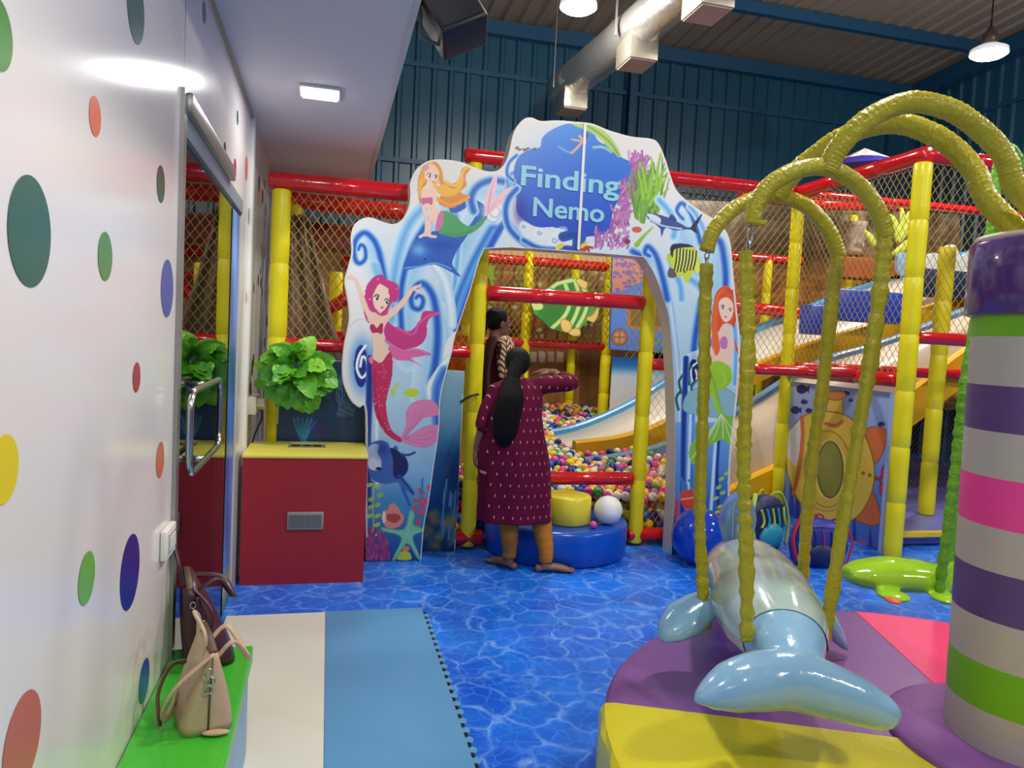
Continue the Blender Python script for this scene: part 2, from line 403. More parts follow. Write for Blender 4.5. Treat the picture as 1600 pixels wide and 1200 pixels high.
while x < RX+0.1: pts += [(x, 0), (x+0.15, 0), (x+0.18, 0.035), (x+0.23, 0.035)]; x += 0.26
vs = [];
for t, d in pts:
    for y in (-6.1, BY+0.1): vs.append((t, y, roofz(y)-d))
rf.add(vs, [[2*i, 2*i+2, 2*i+3, 2*i+1] for i in range(len(pts)-1)])
rf.box(-3.3, RX+0.1, -6.1, BY+0.1, roofz(-6.1)+0.05, roofz(-6.1)+0.15)
struct(rf.build('roof', m_roof))
pu = MB()
for y in (9.75, 7.6, 5.4, 3.2, 1.0, -1.2, -3.4): pu.box(0.2 if y < 7.8 else -3.2, RX, y-0.05, y+0.05, roofz(y)-0.20, roofz(y)-0.04)
pu.box(-3.2, RX, BY-0.16, BY-0.04, roofz(BY)-0.26, roofz(BY)-0.05)
z_ = roofz(0); 
pu.add([(RX-0.3, y, roofz(y)-d) for y in (-6, BY-0.05) for d in (0.04, 0.30)]+[(RX-0.04, y, roofz(y)-d) for y in (-6, BY-0.05) for d in (0.04, 0.30)],
       [[0, 1, 3, 2], [4, 5, 7, 6], [1, 5, 7, 3], [0, 4, 6, 2]])
for z in (5.7, 4.25, 2.8):
    pu.box(-3.2, RX-0.04, BY-0.055, BY-0.03, z-0.035, z+0.035); pu.box(RX-0.055, RX-0.03, 0, BY-0.04, z-0.035, z+0.035)
for x in (4.62, 9.55): pu.box(x-0.05, x+0.05, BY-0.14, BY-0.04, 0, roofz(BY)-0.1)
struct(pu.build('roof_purlins', m_beam))

# floor mats lying on the floor
def floor_mat(name, x0, x1, y0, y1, m, label, cat, teeth=False):
    mb = MB(); L = [(x0, y0), (x1, y0)]
    if teeth:
        y = y0+0.04
        while y < y1-0.07:
            L += [(x1, y), (x1+0.018, y-0.010), (x1+0.030, y+0.004), (x1+0.030, y+0.026), (x1+0.018, y+0.040), (x1, y+0.030)]; y += 0.074
    L += [(x1, y1), (x0, y1)]
    mb.slab(L, lambda a, b, d: (a, b, 0.001+d), 0.012)
    if teeth:
        y = y0+0.04
        while y < y1-0.07:
            mb.box(x1+0.001, x1+0.014, y+0.036, y+0.068, 0.0125, 0.0135, 1); y += 0.074
    return tag(mb.build(name, m), label, cat)
floor_mat('play_mat', WX+0.02, 0.037, -2, 4.235, mat('cream_mat', '#E6E4D4', rough=0.38, bump=0.05, bscale=8), 'cream white floor mat strip running past the bench to the red box', 'floor mat')
floor_mat('play_mat', 0.039, 0.585, -2, 4.245, [mat('pale_blue_mat', '#5F9CCB', rough=0.26, bump=0.08, bscale=3), m_black], 'plain light blue foam mat with a toothed jigsaw edge beside the cream mat', 'floor mat', True)
tag(MB().box(4.75, 9.2, 5.3, 9.6, 0.001, 0.10, bev=0.03).build('platform_mat', mat('lavender_mat', '#6E70B8', rough=0.3)), 'lavender blue padded platform mat behind the tall yellow post at right', 'floor mat')

# bench along the wall
be = thing('bench', (-0.37, 1.4, 0), 'low wall bench with a bright green top under the two handbags', 'bench')
MB().box(WX+0.003, -0.232, -1.0, 2.84, 0.36, 0.42, bev=0.006).build('bench_top', mat('green_laminate', '#3FB82E', rough=0.3), be)
MB().box(WX+0.003, -0.245, -0.98, 2.82, 0.0145, 0.36).build('bench_side', mat('marbled_blue_laminate', '#6C9CC8', rough=0.35, var=0.35, vscale=5), be)

# glass door
dr = MB().box(WX-0.085, WX-0.035, DY0, DY0+0.05, 0, DZ-0.04); dr.box(WX-0.085, WX-0.035, 4.23, 4.28, 0, DZ-0.04); dr.box(WX-0.085, WX-0.035, DY0, 4.28, DZ-0.09, DZ-0.04)
do = thing('door_1', (WX-0.06, DY0, 0), None, None); do['kind'] = 'structure'
dr2 = MB(); dr2.box(WX-0.10, WX+0.014, DY0-0.055, DY0-0.004, 0, 2.40); dr2.build('door_frame', m_alu, do)
MB().box(WX-0.07, WX+0.03, DY0, 4.02, 2.335, 2.40, bev=0.006).build('sliding_track', m_alu, do)
MB().box(WX-0.09, WX+0.004, DY0, DY1, 2.26, 2.335).build('door_header', mat('grey_header', '#7C8C9C', rough=0.35), do)
gm = bpy.data.materials.new('dark_door_glass'); gm.use_nodes = True; nt = gm.node_tree; nt.nodes.remove(nt.nodes['Principled BSDF'])
gl = nt.nodes.new('ShaderNodeBsdfGlossy'); gl.inputs['Roughness'].default_value = 0.01; gl.inputs['Color'].default_value = (0.9, 0.92, 0.95, 1)
tr = nt.nodes.new('ShaderNodeBsdfTransparent'); tr.inputs['Color'].default_value = (0.55, 0.6, 0.62, 1); fr = nt.nodes.new('ShaderNodeFresnel'); fr.inputs['IOR'].default_value = 1.9
mx = nt.nodes.new('ShaderNodeMixShader'); nt.links.new(fr.outputs[0], mx.inputs[0]); nt.links.new(tr.outputs[0], mx.inputs[1]); nt.links.new(gl.outputs[0], mx.inputs[2]); nt.links.new(mx.outputs[0], nt.nodes['Material Output'].inputs[0])
MB().box(WX-0.024, WX-0.012, DY0, 4.27, 0.01, 2.27).build('glass_pane', gm, do)
bl = sheet_of('blue_jamb', [(4.26, 0.0), (DY1, 0.0), (DY1, 2.26), (4.26, 2.26)], lambda a, b: np.stack([np.full_like(a, WX-0.008), a, b], 1), lambda a, b: (a, b), 0.02,
    lambda A: (A.vgrad([(0, '#5C8A3A'), (0.12, '#C8C040'), (0.25, '#3F86C8'), (1.2, '#3C6CB8'), (2.3, '#6FA0E8')]), A.noise(0.2, 0.5, 3)), do)
h = MB(); hy = 3.42; z0, z1 = 1.11, 1.36
path = []
for (ya, za) in ((2.97+0.0, z0), (3.72, z0), (3.72, z1), (2.97, z1)): pass
yl, yr = on(297, 650, 0, WX+0.05).y, on(343, 650, 0, WX+0.05).y
zt, zb = on(322, 602, 0, WX+0.05).z, on(322, 716, 0, WX+0.05).z
P = []; rr = 0.07
for (yy, zz, a0) in ((yr-rr, zt-rr, 0), (yl+rr, zt-rr, 90), (yl+rr, zb+rr, 180), (yr-rr, zb+rr, 270)):
    for k in range(7):
        a = math.radians(a0+15*k); P.append((WX+0.05, yy+rr*math.cos(a), zz+rr*math.sin(a)))
h.tube(P, 0.013, 10, closed=True, up=(1, 0, 0))
for zz in (zt, zb): h.tube([(WX-0.02, (yl+yr)/2, zz), (WX+0.05, (yl+yr)/2, zz)], 0.012, 10)
h.build('door_handle', m_chrome, do)

# switch plates
a = on(257, 845, 0, WX)
sw = MB().box(WX+0.001, WX+0.022, a.y-0.075, a.y+0.075, a.z-0.05, a.z+0.05, bev=0.005)
sp = sw.build('switch_plate', m_ivory); tag(sp, 'white switch plate on the dotted wall beside the glass door', 'switch plate')
k = MB().box(WX+0.022, WX+0.025, a.y-0.05, a.y+0.05, a.z-0.032, a.z+0.032); k.build('socket_face', mat('socket_grey', '#B9A9B0', rough=0.4), sp)
for q in (-0.03, 0, 0.03): MB().box(WX+0.025, WX+0.028, a.y+q-0.010, a.y+q+0.010, a.z-0.022, a.z+0.022).build('rocker', m_ivory, sp)
a = on(388, 655, 0, WX+0.03)
sb = MB().box(WX+0.001, WX+0.055, 5.22, 5.50, 1.02, 1.14, bev=0.006).build('socket_box', m_ivory); tag(sb, 'ivory surface socket box with plugs on the wall behind the red box', 'socket box')
for yy, zz in ((5.29, 1.10), (5.41, 1.07)): MB().box(WX+0.055, WX+0.105, yy-0.03, yy+0.03, zz-0.028, zz+0.028, bev=0.006).build('plug', m_ivory, sb)
tag(MB().tube(spline([(WX+0.08, 5.30, 1.05), (WX+0.085, 5.29, 0.98), (WX+0.03, 5.28, 0.8), (WX+0.012, 5.28, 0.4), (WX+0.012, 5.27, 0.02)], 6), 0.006, 6).build('power_cable', m_black), 'thin black power cable hanging from the ivory socket box', 'cable')

# recessed lamps in the dropped ceiling
lum = mat('lamp_lit', '#FFFFFF', emit=12)
for i, (x, y) in enumerate(SOFFIT):
    t = thing('ceiling_light', (x, y, CEZ), ['square ceiling lamp in the white dropped ceiling', 'square ceiling lamp behind the viewer', 'square ceiling lamp at the entrance'][i], 'ceiling light')
    MB().box(x-0.11, x+0.11, y-0.10, y+0.10, CEZ-0.016, CEZ-0.001, bev=0.004).build('lamp_frame', m_ivory, t)
    MB().box(x-0.095, x+0.095, y-0.085, y+0.085, CEZ-0.024, CEZ-0.016, bev=0.003).build('diffuser', lum, t)
    ld = bpy.data.lights.new('soffit_light', 'AREA'); ld.size = 0.18; ld.energy = 9; ld.color = (1, 0.98, 0.96)
    lo = bpy.data.objects.new('soffit_light', ld); COL.objects.link(lo); lo.location = (x, y, CEZ-0.03)
# hanging lamps
for i, (x, y) in enumerate(HALL):
    z = 5.0; t = thing('pendant_lamp', (x, y, z), ['round white pendant lamp hanging left of the silver duct', 'round white pendant lamp over the right end of the play frame', 'round white pendant lamp directly above the carousel', 'round white pendant lamp over the floor right of the carousel', 'round white pendant lamp behind the viewer on the duct side', 'round white pendant lamp behind the viewer at far right'][i], 'pendant lamp')
    lean = 0.0
    MB().rings([(x, y, z, 0.19, 0.19), (x, y, z+0.05, 0.185, 0.185), (x, y, z+0.09, 0.11, 0.11), (x, y, z+0.10, 0.07, 0.07)], 28).build('lamp_shade', mat('lamp_rim', '#E8E8E8', rough=0.3, emit=0.6), t)
    MB().rings([(x, y, z-0.025, 0.15, 0.15), (x, y, z-0.002, 0.185, 0.185)], 28).build('diffuser', mat('pendant_lit', '#FFFFFF', emit=9), t)
    MB().rings([(x, y, z+0.10, 0.08, 0.08), (x, y, z+0.20, 0.08, 0.08), (x, y, z+0.24, 0.05, 0.05), (x, y, z+0.30, 0.02, 0.02)], 20).build('lamp_housing', mat('lamp_housing', '#6A6258', rough=0.4, metal=0.4), t)
    MB().tube([(x, y, z+0.28), (x, y, roofz(y)-0.04)], 0.008, 6).build('cable', m_black, t)
    ld = bpy.data.lights.new('pendant_light', 'AREA'); ld.shape = 'DISK'; ld.size = 0.34; ld.energy = LAMP_W*.55; ld.color = (1, 0.93, 0.84)
    lo = bpy.data.objects.new('pendant_light', ld); COL.objects.link(lo); lo.location = (x, y, z-0.03)
    ld = bpy.data.lights.new('pendant_glow', 'POINT'); ld.shadow_soft_size = 0.12; ld.energy = LAMP_W*1.6; ld.color = (1, 0.93, 0.84)
    lo = bpy.data.objects.new('pendant_glow', ld); COL.objects.link(lo); lo.location = (x, y, z-0.17)
x, y = 6.9, 6.85

# silver ventilation duct with outlets
foil = mat('duct_foil', '#D2D0CC', rough=0.30, metal=0.9, bump=0.7, bscale=16)
du = thing('ventilation_duct', (2.9, 7.5, 5.0), 'round silver foil ventilation duct running under the roof', 'duct')
dx0, dy0, dx1, dy1 = 2.94, 9.75, 3.85, -2.0
def dpt(t): return (dx0+(dx1-dx0)*t, dy0+(dy1-dy0)*t, 5.02)
N_ = 90; rd2 = random.Random(5); rr = [0.215*(1+0.03*rd2.random()+(0.05 if k % 14 == 0 else 0)) for k in range(N_)]
MB().tube([dpt(k/(N_-1)) for k in range(N_)], rr, 24).build('duct_pipe', foil, du)
for yy in (9.4, 7.6, 6.25, 3.4, 0.8):
    x_ = dx0+(dx1-dx0)*(dy0-yy)/(dy0-dy1)
    o = MB().box(x_-0.16, x_+0.16, yy-0.20, yy+0.20, 4.62, 4.90, bev=0.01).build('duct_outlet', mat('foil_box', '#B0A898', rough=0.35, metal=0.85, bump=0.3, bscale=10), du)
    MB().box(x_-0.145, x_+0.145, yy-0.185, yy+0.185, 4.612, 4.625).build('outlet_grille', mat('grille_beige', '#B5A898', rough=0.5), o)
    MB().box(x_-0.26, x_-0.25, yy-0.02, yy+0.02, 4.9, 6.5).build('hanger_strap', m_alu, du)

# black stage light at the edge of the dropped ceiling
st = thing('stage_light', (0.55, 3.1, 3.0), 'black boxy stage light hanging at the edge of the dropped ceiling', 'stage light')
Rm = Matrix.Rotation(math.radians(-28), 3, 'Y') @ Matrix.Rotation(math.radians(-22), 3, 'X')
cc = on(706, 24, 1, 3.2)
def rb(x0, x1, y0, y1, z0, z1, name, m, bev=0.01):
    b_ = MB().box(x0, x1, y0, y1, z0, z1, bev=bev); b_.v = [tuple(Rm @ Vector(p)+cc) for p in b_.v]; return b_.build(name, m, st)
m_st = mat('stage_black', '#17171A', rough=0.45)
rb(-0.105, 0.105, -0.09, 0.09, -0.13, 0.10, 'lamp_body', m_st)
for k in range(5): rb(-0.085+k*0.04, -0.07+k*0.04, -0.1, 0.1, 0.10, 0.13, 'cooling_fin', m_st, 0.003)
b_ = MB().tube([(0.02, 0, 0.11), (0.14, 0, 0.15)], 0.035, 16); b_.v = [tuple(Rm @ Vector(p)+cc) for p in b_.v]; b_.build('lens_tube', mat('pale_lens_tube', '#C9C2B4', rough=0.4), st)
b_ = MB().box(-0.09, 0.09, -0.094, -0.089, -0.11, 0.07); b_.v = [tuple(Rm @ Vector(p)+cc) for p in b_.v]; b_.build('front_panel', mat('dark_lens', '#26262A', rough=0.15), st)
MB().tube([(0.315, 3.2, 3.02), cc+Vector((-0.13, 0, -0.02)), cc+Vector((-0.13, 0, -0.11)), cc+Vector((0.0, 0.0, -0.14))], 0.008, 8).build('bracket', mat('grey_bracket', '#5A5A58', rough=0.5), st)
# ------------------------------------------------------------------ printed archway
YA = 5.20
def zz(bx, by, k, pts): return [(bx+x*k, by+y*k) for x, y in pts]
def za(pts): return zz(520, 170, .25, pts)
def zb(pts): return zz(780, 170, .25, pts)
def zc(pts): return zz(520, 400, .25, pts)
def zd(pts): return zz(520, 660, .2, pts)
def ze(pts): return zz(980, 380, .4332, pts)
OUT = [(572, 878), (571, 780), (571, 645), (561, 637), (549, 627), (538, 605), (534, 580), (537, 540), (545, 500), (543, 470), (538, 440), (542, 422), (549, 395), (548, 370), (553, 352), (565, 342), (580, 340), (600, 347), (615, 350),
       (628, 343), (638, 325), (641, 305), (641, 285), (650, 265), (668, 252), (690, 249), (720, 253), (745, 263), (765, 268), (780, 265), (790, 253), (796, 235), (801, 212), (808, 197), (820, 185), (832, 184), (845, 189), (870, 188), (897, 190),
       (925, 193), (950, 203), (985, 213), (1018, 217), (1030, 226), (1040, 250), (1048, 275), (1057, 297), (1075, 315), (1100, 333), (1120, 345), (1135, 362), (1142, 385), (1146, 430), (1151, 480), (1156, 530), (1155, 580), (1150, 640), (1143, 700), (1140, 760), (1141, 800), (1143, 862)]
INN = [(1049, 863), (1054, 770), (1055, 700), (1054, 640), (1051, 562), (1045, 497), (1036, 465), (1028, 442), (1019, 422), (1006, 402), (960, 398), (880, 392), (800, 387), (757, 389), (748, 410), (737, 448), (728, 475), (718, 505), (710, 530), (705, 555), (696, 587), (688, 625), (686, 672), (678, 728), (670, 784), (663, 820), (658, 876)]
def tob(pts): return [(lambda p: (p.x, max(p.z, 0.0)))(on(px, py, 1, YA)) for px, py in pts]
out_s = spline(OUT, 4); inn_s = [INN[0]]+spline(INN[1:10], 4)+spline(INN[9:14], 2)[1:]+spline(INN[13:], 4)[1:]
aout = tob(out_s); ainn = tob(inn_s); AOUT = aout+ainn
AOUT = [p for i, p in enumerate(AOUT) if i == 0 or (abs(p[0]-AOUT[i-1][0])+abs(p[1]-AOUT[i-1][1])) > 1e-4]
for p in range(len(AOUT)):
    if AOUT[p][1] < 0.03: AOUT[p] = (AOUT[p][0], 0.0)
arch = thing('archway', (1.7, YA, 0), 'tall white cut-out archway printed with waves, mermaids and sea animals at the play entrance', 'archway')
ab = MB(); TH = 0.16
tb_ = tri_fill(AOUT); n_ = len(AOUT)
ab.add([(a, YA, b) for a, b in AOUT]+[(a, YA+TH, b) for a, b in AOUT], tb_+[[i+n_ for i in t] for t in tb_]+[[i, (i+1) % n_, n_+(i+1) % n_, n_+i] for i in range(n_)])
ab.build('arch_body', mat('arch_gloss_white', '#DAD6CE', rough=0.22), arch)
SKIN = '#ECC9B4'
def eye(A, x, y, s=1.0, col='#1c2a24'):
    A.ell(x, y, 2.6*s, 3.6*s, '#ffffff'); A.ell(x+0.4*s, y+0.3*s, 1.9*s, 2.9*s, col); A.ell(x-0.1*s, y-1.0*s, 0.7*s, 0.9*s, '#ffffff')
    A.stroke([(x-3.2*s, y-1.6*s), (x, y-4.2*s), (x+3*s, y-2.2*s)], 0.8*s, [(0, '#1a1010'), (1, '#1a1010')])
WAVE = [(0, '#2350AE'), (0.3, '#2F6CC6'), (0.62, '#7DB4E2'), (1, '#BCD9E8')]
WAVE2 = [(0, '#5DA2DE'), (0.5, '#94C8EA'), (1, '#CFE6F2')]
def paint_arch(A):
    A.vgrad([(180, '#D9D6D0'), (330, '#DBDEDF'), (420, '#C6DBE6'), (520, '#B4D4E4'), (680, '#A5CBE0'), (740, '#7FB2D6'), (800, '#3E7FB4'), (880, '#123C86')])
    # --- broad soft washes under the drawn waves
    SOFT = [(0, '#9CC8E6'), (.6, '#B4D6EA'), (1, '#CADFEA')]
    for pts, w_ in (([(640, 560), (640, 480), (650, 410), (676, 350)], 22), ([(664, 620), (676, 540), (700, 460), (735, 370), (770, 310)], 24), ([(596, 470), (592, 420), (580, 380)], 14), ([(1096, 440), (1080, 400), (1060, 350)], 22), ([(1100, 640), (1104, 540), (1120, 460), (1124, 400)], 24), ([(700, 330), (740, 300), (790, 300)], 20)): A.stroke(pts, w_, SOFT)
    # --- left leg waves
    A.glow(556, 480, 26, 90, '#E3E5E4', 1.0, 6); A.glow(690, 270, 70, 40, '#DCD9D2', .9, 4)
    A.stroke([(612, 500), (614, 450), (622, 400), (640, 350), (668, 318)], 12, WAVE2, a=.9)
    A.stroke([(628, 520), (626, 470), (632, 425), (648, 380), (670, 345)], 8, WAVE)
    A.stroke(za([(330, 1100), (310, 1000), (290, 900), (255, 820), (200, 775), (150, 810), (132, 880), (145, 950), (175, 965), (205, 930), (200, 870), (175, 850), (160, 880)]), 9, WAVE, w1=4)
    A.stroke(zc([(260, 60), (300, 200), (330, 330)]), 10, WAVE2, a=.6)
    A.stroke([(700, 300), (712, 330), (716, 380), (712, 430), (708, 480)], 7, WAVE2)
    A.stroke([(772, 360), (752, 395), (735, 430), (718, 475), (706, 530), (697, 570)], 15, [(0, '#5FA8DE'), (.4, '#2C6CCB'), (.75, '#7FBBE8'), (1, '#B9DAEC')])
    A.stroke([(788, 345), (766, 385), (745, 430), (728, 475), (713, 520)], 6, [(0, '#1F4DB6'), (.6, '#2C66CA'), (1, '#6FAEE6')])
    A.stroke([(688, 480), (699, 520), (702, 560)], 9, [(0, '#9CCAE8'), (1, '#CFE4EF')])
    A.stroke(zc([(640, 900), (620, 800), (640, 680), (655, 520), (650, 380), (625, 250), (570, 175), (520, 190), (490, 260), (500, 320), (545, 330), (565, 280), (545, 245), (520, 262)]), 13, WAVE, w1=5)
    A.stroke(zc([(640, 60), (700, 150), (735, 300), (745, 430)]), 8, [(0, '#E4ECEF'), (.6, '#BFDDEC'), (1, '#A5CCE6')])
    A.poly(zc([(690, 620), (720, 520), (770, 470), (760, 540), (720, 640), (690, 720)]), '#E2E6E6')
    A.stroke(zc([(720, 640), (640, 750), (600, 830), (620, 930)]), 5, [(0, '#F0F2F0'), (1, '#B8D4E6')])
    A.stroke(zc([(700, 720), (660, 800), (650, 900), (655, 1100)]), 10, [(0, '#2E63C0'), (.6, '#5C97D8'), (1, '#A8CDE6')])
    A.poly(zc([(70, 560), (90, 470), (150, 400), (230, 420), (240, 560), (230, 760), (215, 900), (170, 950), (110, 920), (70, 830), (60, 700)]), '#E2E4E2', line='#A9B4B4', lw=.5)
    A.glow(566, 572, 20, 46, '#4B8FDB', .9, 4); A.ell(564, 572, 11, 33, '#1D2F86'); A.stroke(zc([(205, 560), (165, 620), (150, 700), (180, 760), (215, 720), (210, 650), (185, 630), (172, 690)]), 2.2, [(0, '#ffffff'), (1, '#d8e6f4')])
    A.stroke([(578, 560), (577, 620), (574, 700), (576, 790)], 6, [(0, '#1B2A78'), (.6, '#27409A'), (1, '#5C86C4')])
    A.stroke([(590, 640), (588, 700), (590, 760)], 4, [(0, '#E8F0F2'), (1, '#A5CCE4')])
    A.stroke([(618, 700), (622, 740), (640, 790)], 4, [(0, '#1B3C98'), (1, '#5E93CC')])
    # printed dolphin under the seated figure
    A.poly(za([(440, 1000), (455, 940), (480, 880), (520, 820), (580, 780), (680, 760), (780, 790), (860, 720), (900, 640), (860, 600), (800, 640), (740, 650), (730, 610), (790, 600), (860, 560), (950, 610), (930, 700), (860, 770), (800, 850), (760, 920), (750, 980), (800, 1050), (720, 1010), (640, 975), (560, 985), (480, 1005)]), '#2D5FB6')
    A.glow(*za([(540, 880)])[0], 12, 10, '#7FC0E8', .8); A.glow(*za([(670, 850)])[0], 26, 8, '#1E479C', .6); A.stroke(za([(450, 995), (540, 985), (640, 965), (740, 1000)]), 1.6, [(0, '#7FB4E6'), (1, '#3D74C4')]); A.ell(*za([(575, 940)])[0], 1.4, 1.4, '#0e1a40')
    # big curl behind the tail
    A.stroke(za([(880, 640), (865, 560), (900, 490), (980, 450), (1080, 460), (1150, 500)]), 9, WAVE)
    A.stroke(za([(1100, 470), (1090, 560), (1080, 640), (1100, 720), (1160, 800)]), 7, WAVE); A.glow(774, 330, 20, 20, '#E9ECEC', 1, 4)
    A.stroke(za([(1040, 650), (1020, 680), (985, 660), (995, 620), (1030, 615), (1050, 660), (1010, 710), (960, 690)]), 1.1, [(0, '#6FA6DA'), (1, '#BCD6EA')])
    A.stroke(za([(1190, 420), (1130, 400), (1090, 450), (1120, 520), (1180, 560)]), 4, [(0, '#3B78D0'), (1, '#A9CCE8')])
    # seated figure with golden hair
    A.poly(za([(600, 330), (560, 370), (535, 430), (530, 500), (545, 600), (560, 500), (580, 480), (610, 400), (660, 440), (680, 520), (660, 590), (740, 620), (800, 590), (855, 550), (800, 520), (835, 480), (830, 420), (870, 360), (810, 370), (790, 440), (740, 470), (690, 440), (670, 370), (640, 330)]), '#D98A3A')
    A.poly(za([(600, 335), (640, 345), (670, 400), (650, 480), (700, 470), (760, 500), (820, 420), (790, 520), (700, 550), (640, 500), (610, 420), (560, 480), (545, 560), (535, 470), (560, 380)]), '#E9B24A')
    A.stroke(za([(690, 450), (760, 480), (800, 430), (825, 375), (865, 362)]), 2.5, [(0, '#F1C95C'), (1, '#DE9A3E')])
    A.stroke(za([(650, 560), (730, 600), (800, 580), (850, 552)]), 3, [(0, '#EBAA48'), (1, '#D98A3A')])
    A.poly(za([(560, 510), (600, 495), (645, 500), (650, 560), (630, 600), (670, 640), (688, 700), (675, 750), (640, 745), (600, 640), (560, 590)]), SKIN)
    A.stroke(za([(565, 520), (570, 620), (585, 700), (582, 790)]), 3.6, [(0, SKIN), (.85, SKIN), (1, '#D9A48E')], w1=2.6); A.stroke(za([(640, 520), (630, 620), (606, 700), (604, 790)]), 3.6, [(0, SKIN), (.85, SKIN), (1, '#D9A48E')], w1=2.6)
    A.stroke(za([(545, 800), (580, 785), (610, 795), (642, 800)]), 2.4, [(0, SKIN), (1, SKIN)])
    A.poly(za([(655, 700), (690, 640), (760, 660), (820, 720), (880, 730), (950, 670), (965, 680), (920, 740), (860, 780), (780, 800), (700, 790), (650, 760)]), '#4E9E62')
    A.stroke(za([(700, 780), (790, 785), (870, 760)]), 2, [(0, '#2F7A4C'), (1, '#4E9E62')], a=.6)
    A.poly(za([(640, 750), (660, 660), (690, 640), (690, 720), (660, 760)]), '#C874A4')
    A.poly(za([(960, 660), (955, 560), (980, 480), (1020, 400), (1025, 470), (1010, 560), (1080, 500), (1150, 490), (1090, 560), (1000, 640)]), '#EBC3CC'); 
    for q in ((985, 500), (1000, 460), (1015, 430), (1060, 520), (1110, 510)): A.stroke(za([(965, 655), q]), .6, [(0, '#C98CA4'), (1, '#E0B0BE')])
    A.poly(za([(555, 560), (600, 555), (622, 555), (620, 600), (590, 590), (560, 600)]), '#C76AA0')
    A.poly(za([(600, 350), (570, 380), (575, 430), (600, 460), (600, 500), (630, 495), (632, 465), (655, 440), (660, 400), (640, 360)]), SKIN)
    A.poly(za([(600, 340), (575, 375), (570, 430), (545, 420), (560, 360)]), '#E2A444'); A.poly(za([(625, 335), (650, 360), (668, 400), (672, 440), (655, 470), (690, 440), (680, 380), (650, 335)]), '#D9923E')
    x, y = za([(602, 418)])[0]; eye(A, x, y, .9); x, y = za([(643, 425)])[0]; eye(A, x, y, .8); A.ell(*za([(628, 458)])[0], 1.8, 1.3, '#C2486C')
    for q in ((590, 365), (575, 355), (580, 378)): A.ell(*za([q])[0], 3, 3, '#D78FB4')
    # --- the pink haired figure
    hair = '#C23A7E'; hair2 = '#D768A4'
    A.poly(zc([(320, 400), (400, 450), (480, 470), (540, 410), (570, 345), (670, 355), (620, 380), (590, 420), (585, 500), (540, 560), (440, 585), (370, 570), (325, 500)]), hair)
    A.poly(zc([(360, 560), (440, 585), (520, 590), (615, 610), (540, 630), (490, 640), (560, 690), (480, 655), (400, 650), (350, 600)]), hair2)
    A.stroke(zc([(400, 450), (500, 490), (540, 420), (600, 375), (660, 358)]), 2.6, [(0, hair2), (1, hair)]); A.stroke(zc([(330, 530), (430, 590), (530, 590), (600, 615)]), 2.4, [(0, '#E08CBC'), (1, hair)])
    A.poly(zc([(190, 330), (200, 240), (215, 180), (260, 130), (310, 118), (350, 160), (400, 172), (416, 225), (400, 285), (370, 290), (340, 350), (300, 370), (240, 350), (230, 420), (205, 390)]), hair)
    A.poly(zc([(240, 480), (300, 470), (320, 500), (330, 560), (355, 610), (300, 665), (250, 640), (255, 580), (245, 520)]), SKIN)
    A.poly(zc([(215, 385), (250, 370), (262, 350), (290, 345), (320, 380), (345, 400), (325, 440), (310, 480), (245, 480), (235, 430)]), SKIN)
    A.stroke(zc([(240, 385), (200, 310), (170, 220), (140, 150), (90, 130)]), 5.5, [(0, SKIN), (.85, SKIN), (1, '#DDAE98')], w1=2)
    A.stroke(zc([(320, 390), (400, 330), (460, 260), (500, 205), (545, 185)]), 6, [(0, SKIN), (.85, SKIN), (1, '#DDAE98')], w1=2)
    for q in ((80, 140), (85, 120), (110, 110)): A.stroke(zc([(135, 145), q]), 1.2, [(0, SKIN), (1, SKIN)])
    for q in ((552, 175), (560, 240), (565, 215)): A.stroke(zc([(505, 210), q]), 1.2, [(0, SKIN), (1, SKIN)])
    A.poly(zc([(230, 440), (255, 425), (275, 450), (300, 420), (315, 430), (308, 485), (280, 480), (245, 478)]), '#B42C52')
    A.poly(zc([(243, 650), (300, 668), (360, 600), (375, 700), (360, 800), (335, 900), (340, 1000), (370, 1090), (430, 1140), (420, 1165), (340, 1120), (285, 1040), (255, 940), (250, 800)]), '#BE2C58')
    A.stroke(zc([(260, 700), (262, 850), (280, 980), (340, 1090)]), 2.5, [(0, '#8E1C48'), (1, '#BE2C58')], a=.6)
    A.poly(zc([(225, 640), (250, 625), (250, 670), (232, 668)]), '#E07AA0')
    rs = np.random.RandomState(4)
    for _ in range(60):
        x = 250+rs.rand()*110; y = 640+rs.rand()*470; x += max(0, y-950)*.35; A.ell(*zc([(x, y)])[0], .6, .8, '#EFA8C0')
    A.poly(zc([(425, 1140), (460, 1060), (460, 980), (500, 920), (570, 900), (640, 915), (668, 980), (640, 1000), (570, 1010), (510, 1070), (450, 1130)]), '#DC86B2', line='#C06898', lw=.5)
    A.poly(zc([(430, 1145), (500, 1110), (570, 1070), (640, 1055), (665, 1070), (660, 1130), (620, 1180), (560, 1195), (500, 1185), (450, 1165)]), '#DC86B2', line='#C06898', lw=.5)
    for q in ((600, 930), (560, 960), (520, 960), (640, 1090), (620, 1140), (560, 1170)): A.stroke(zc([(440, 1140), ((q[0]+440)/2+10, (q[1]+1140)/2+8), q]), .6, [(0, '#B45E92'), (1, '#DC86B2')])
    A.poly(zc([(290, 175), (262, 220), (250, 260), (262, 320), (300, 352), (335, 320), (352, 270), (350, 215), (325, 180)]), '#EFD0BE')
    A.poly(zc([(290, 160), (255, 215), (245, 300), (255, 345), (225, 330), (210, 250), (240, 160)]), hair); A.poly(zc([(290, 165), (345, 205), (352, 240), (400, 250), (400, 180), (340, 150)]), hair)
    A.poly(zc([(262, 325), (300, 358), (345, 335), (340, 365), (300, 375), (262, 350)]), hair, a=.8)
    x, y = zc([(275, 262)])[0]; eye(A, x, y, 1.25); x, y = zc([(337, 285)])[0]; eye(A, x, y, 1.1); A.ell(*zc([(307, 322)])[0], 2.6, 1.7, '#D0486A')
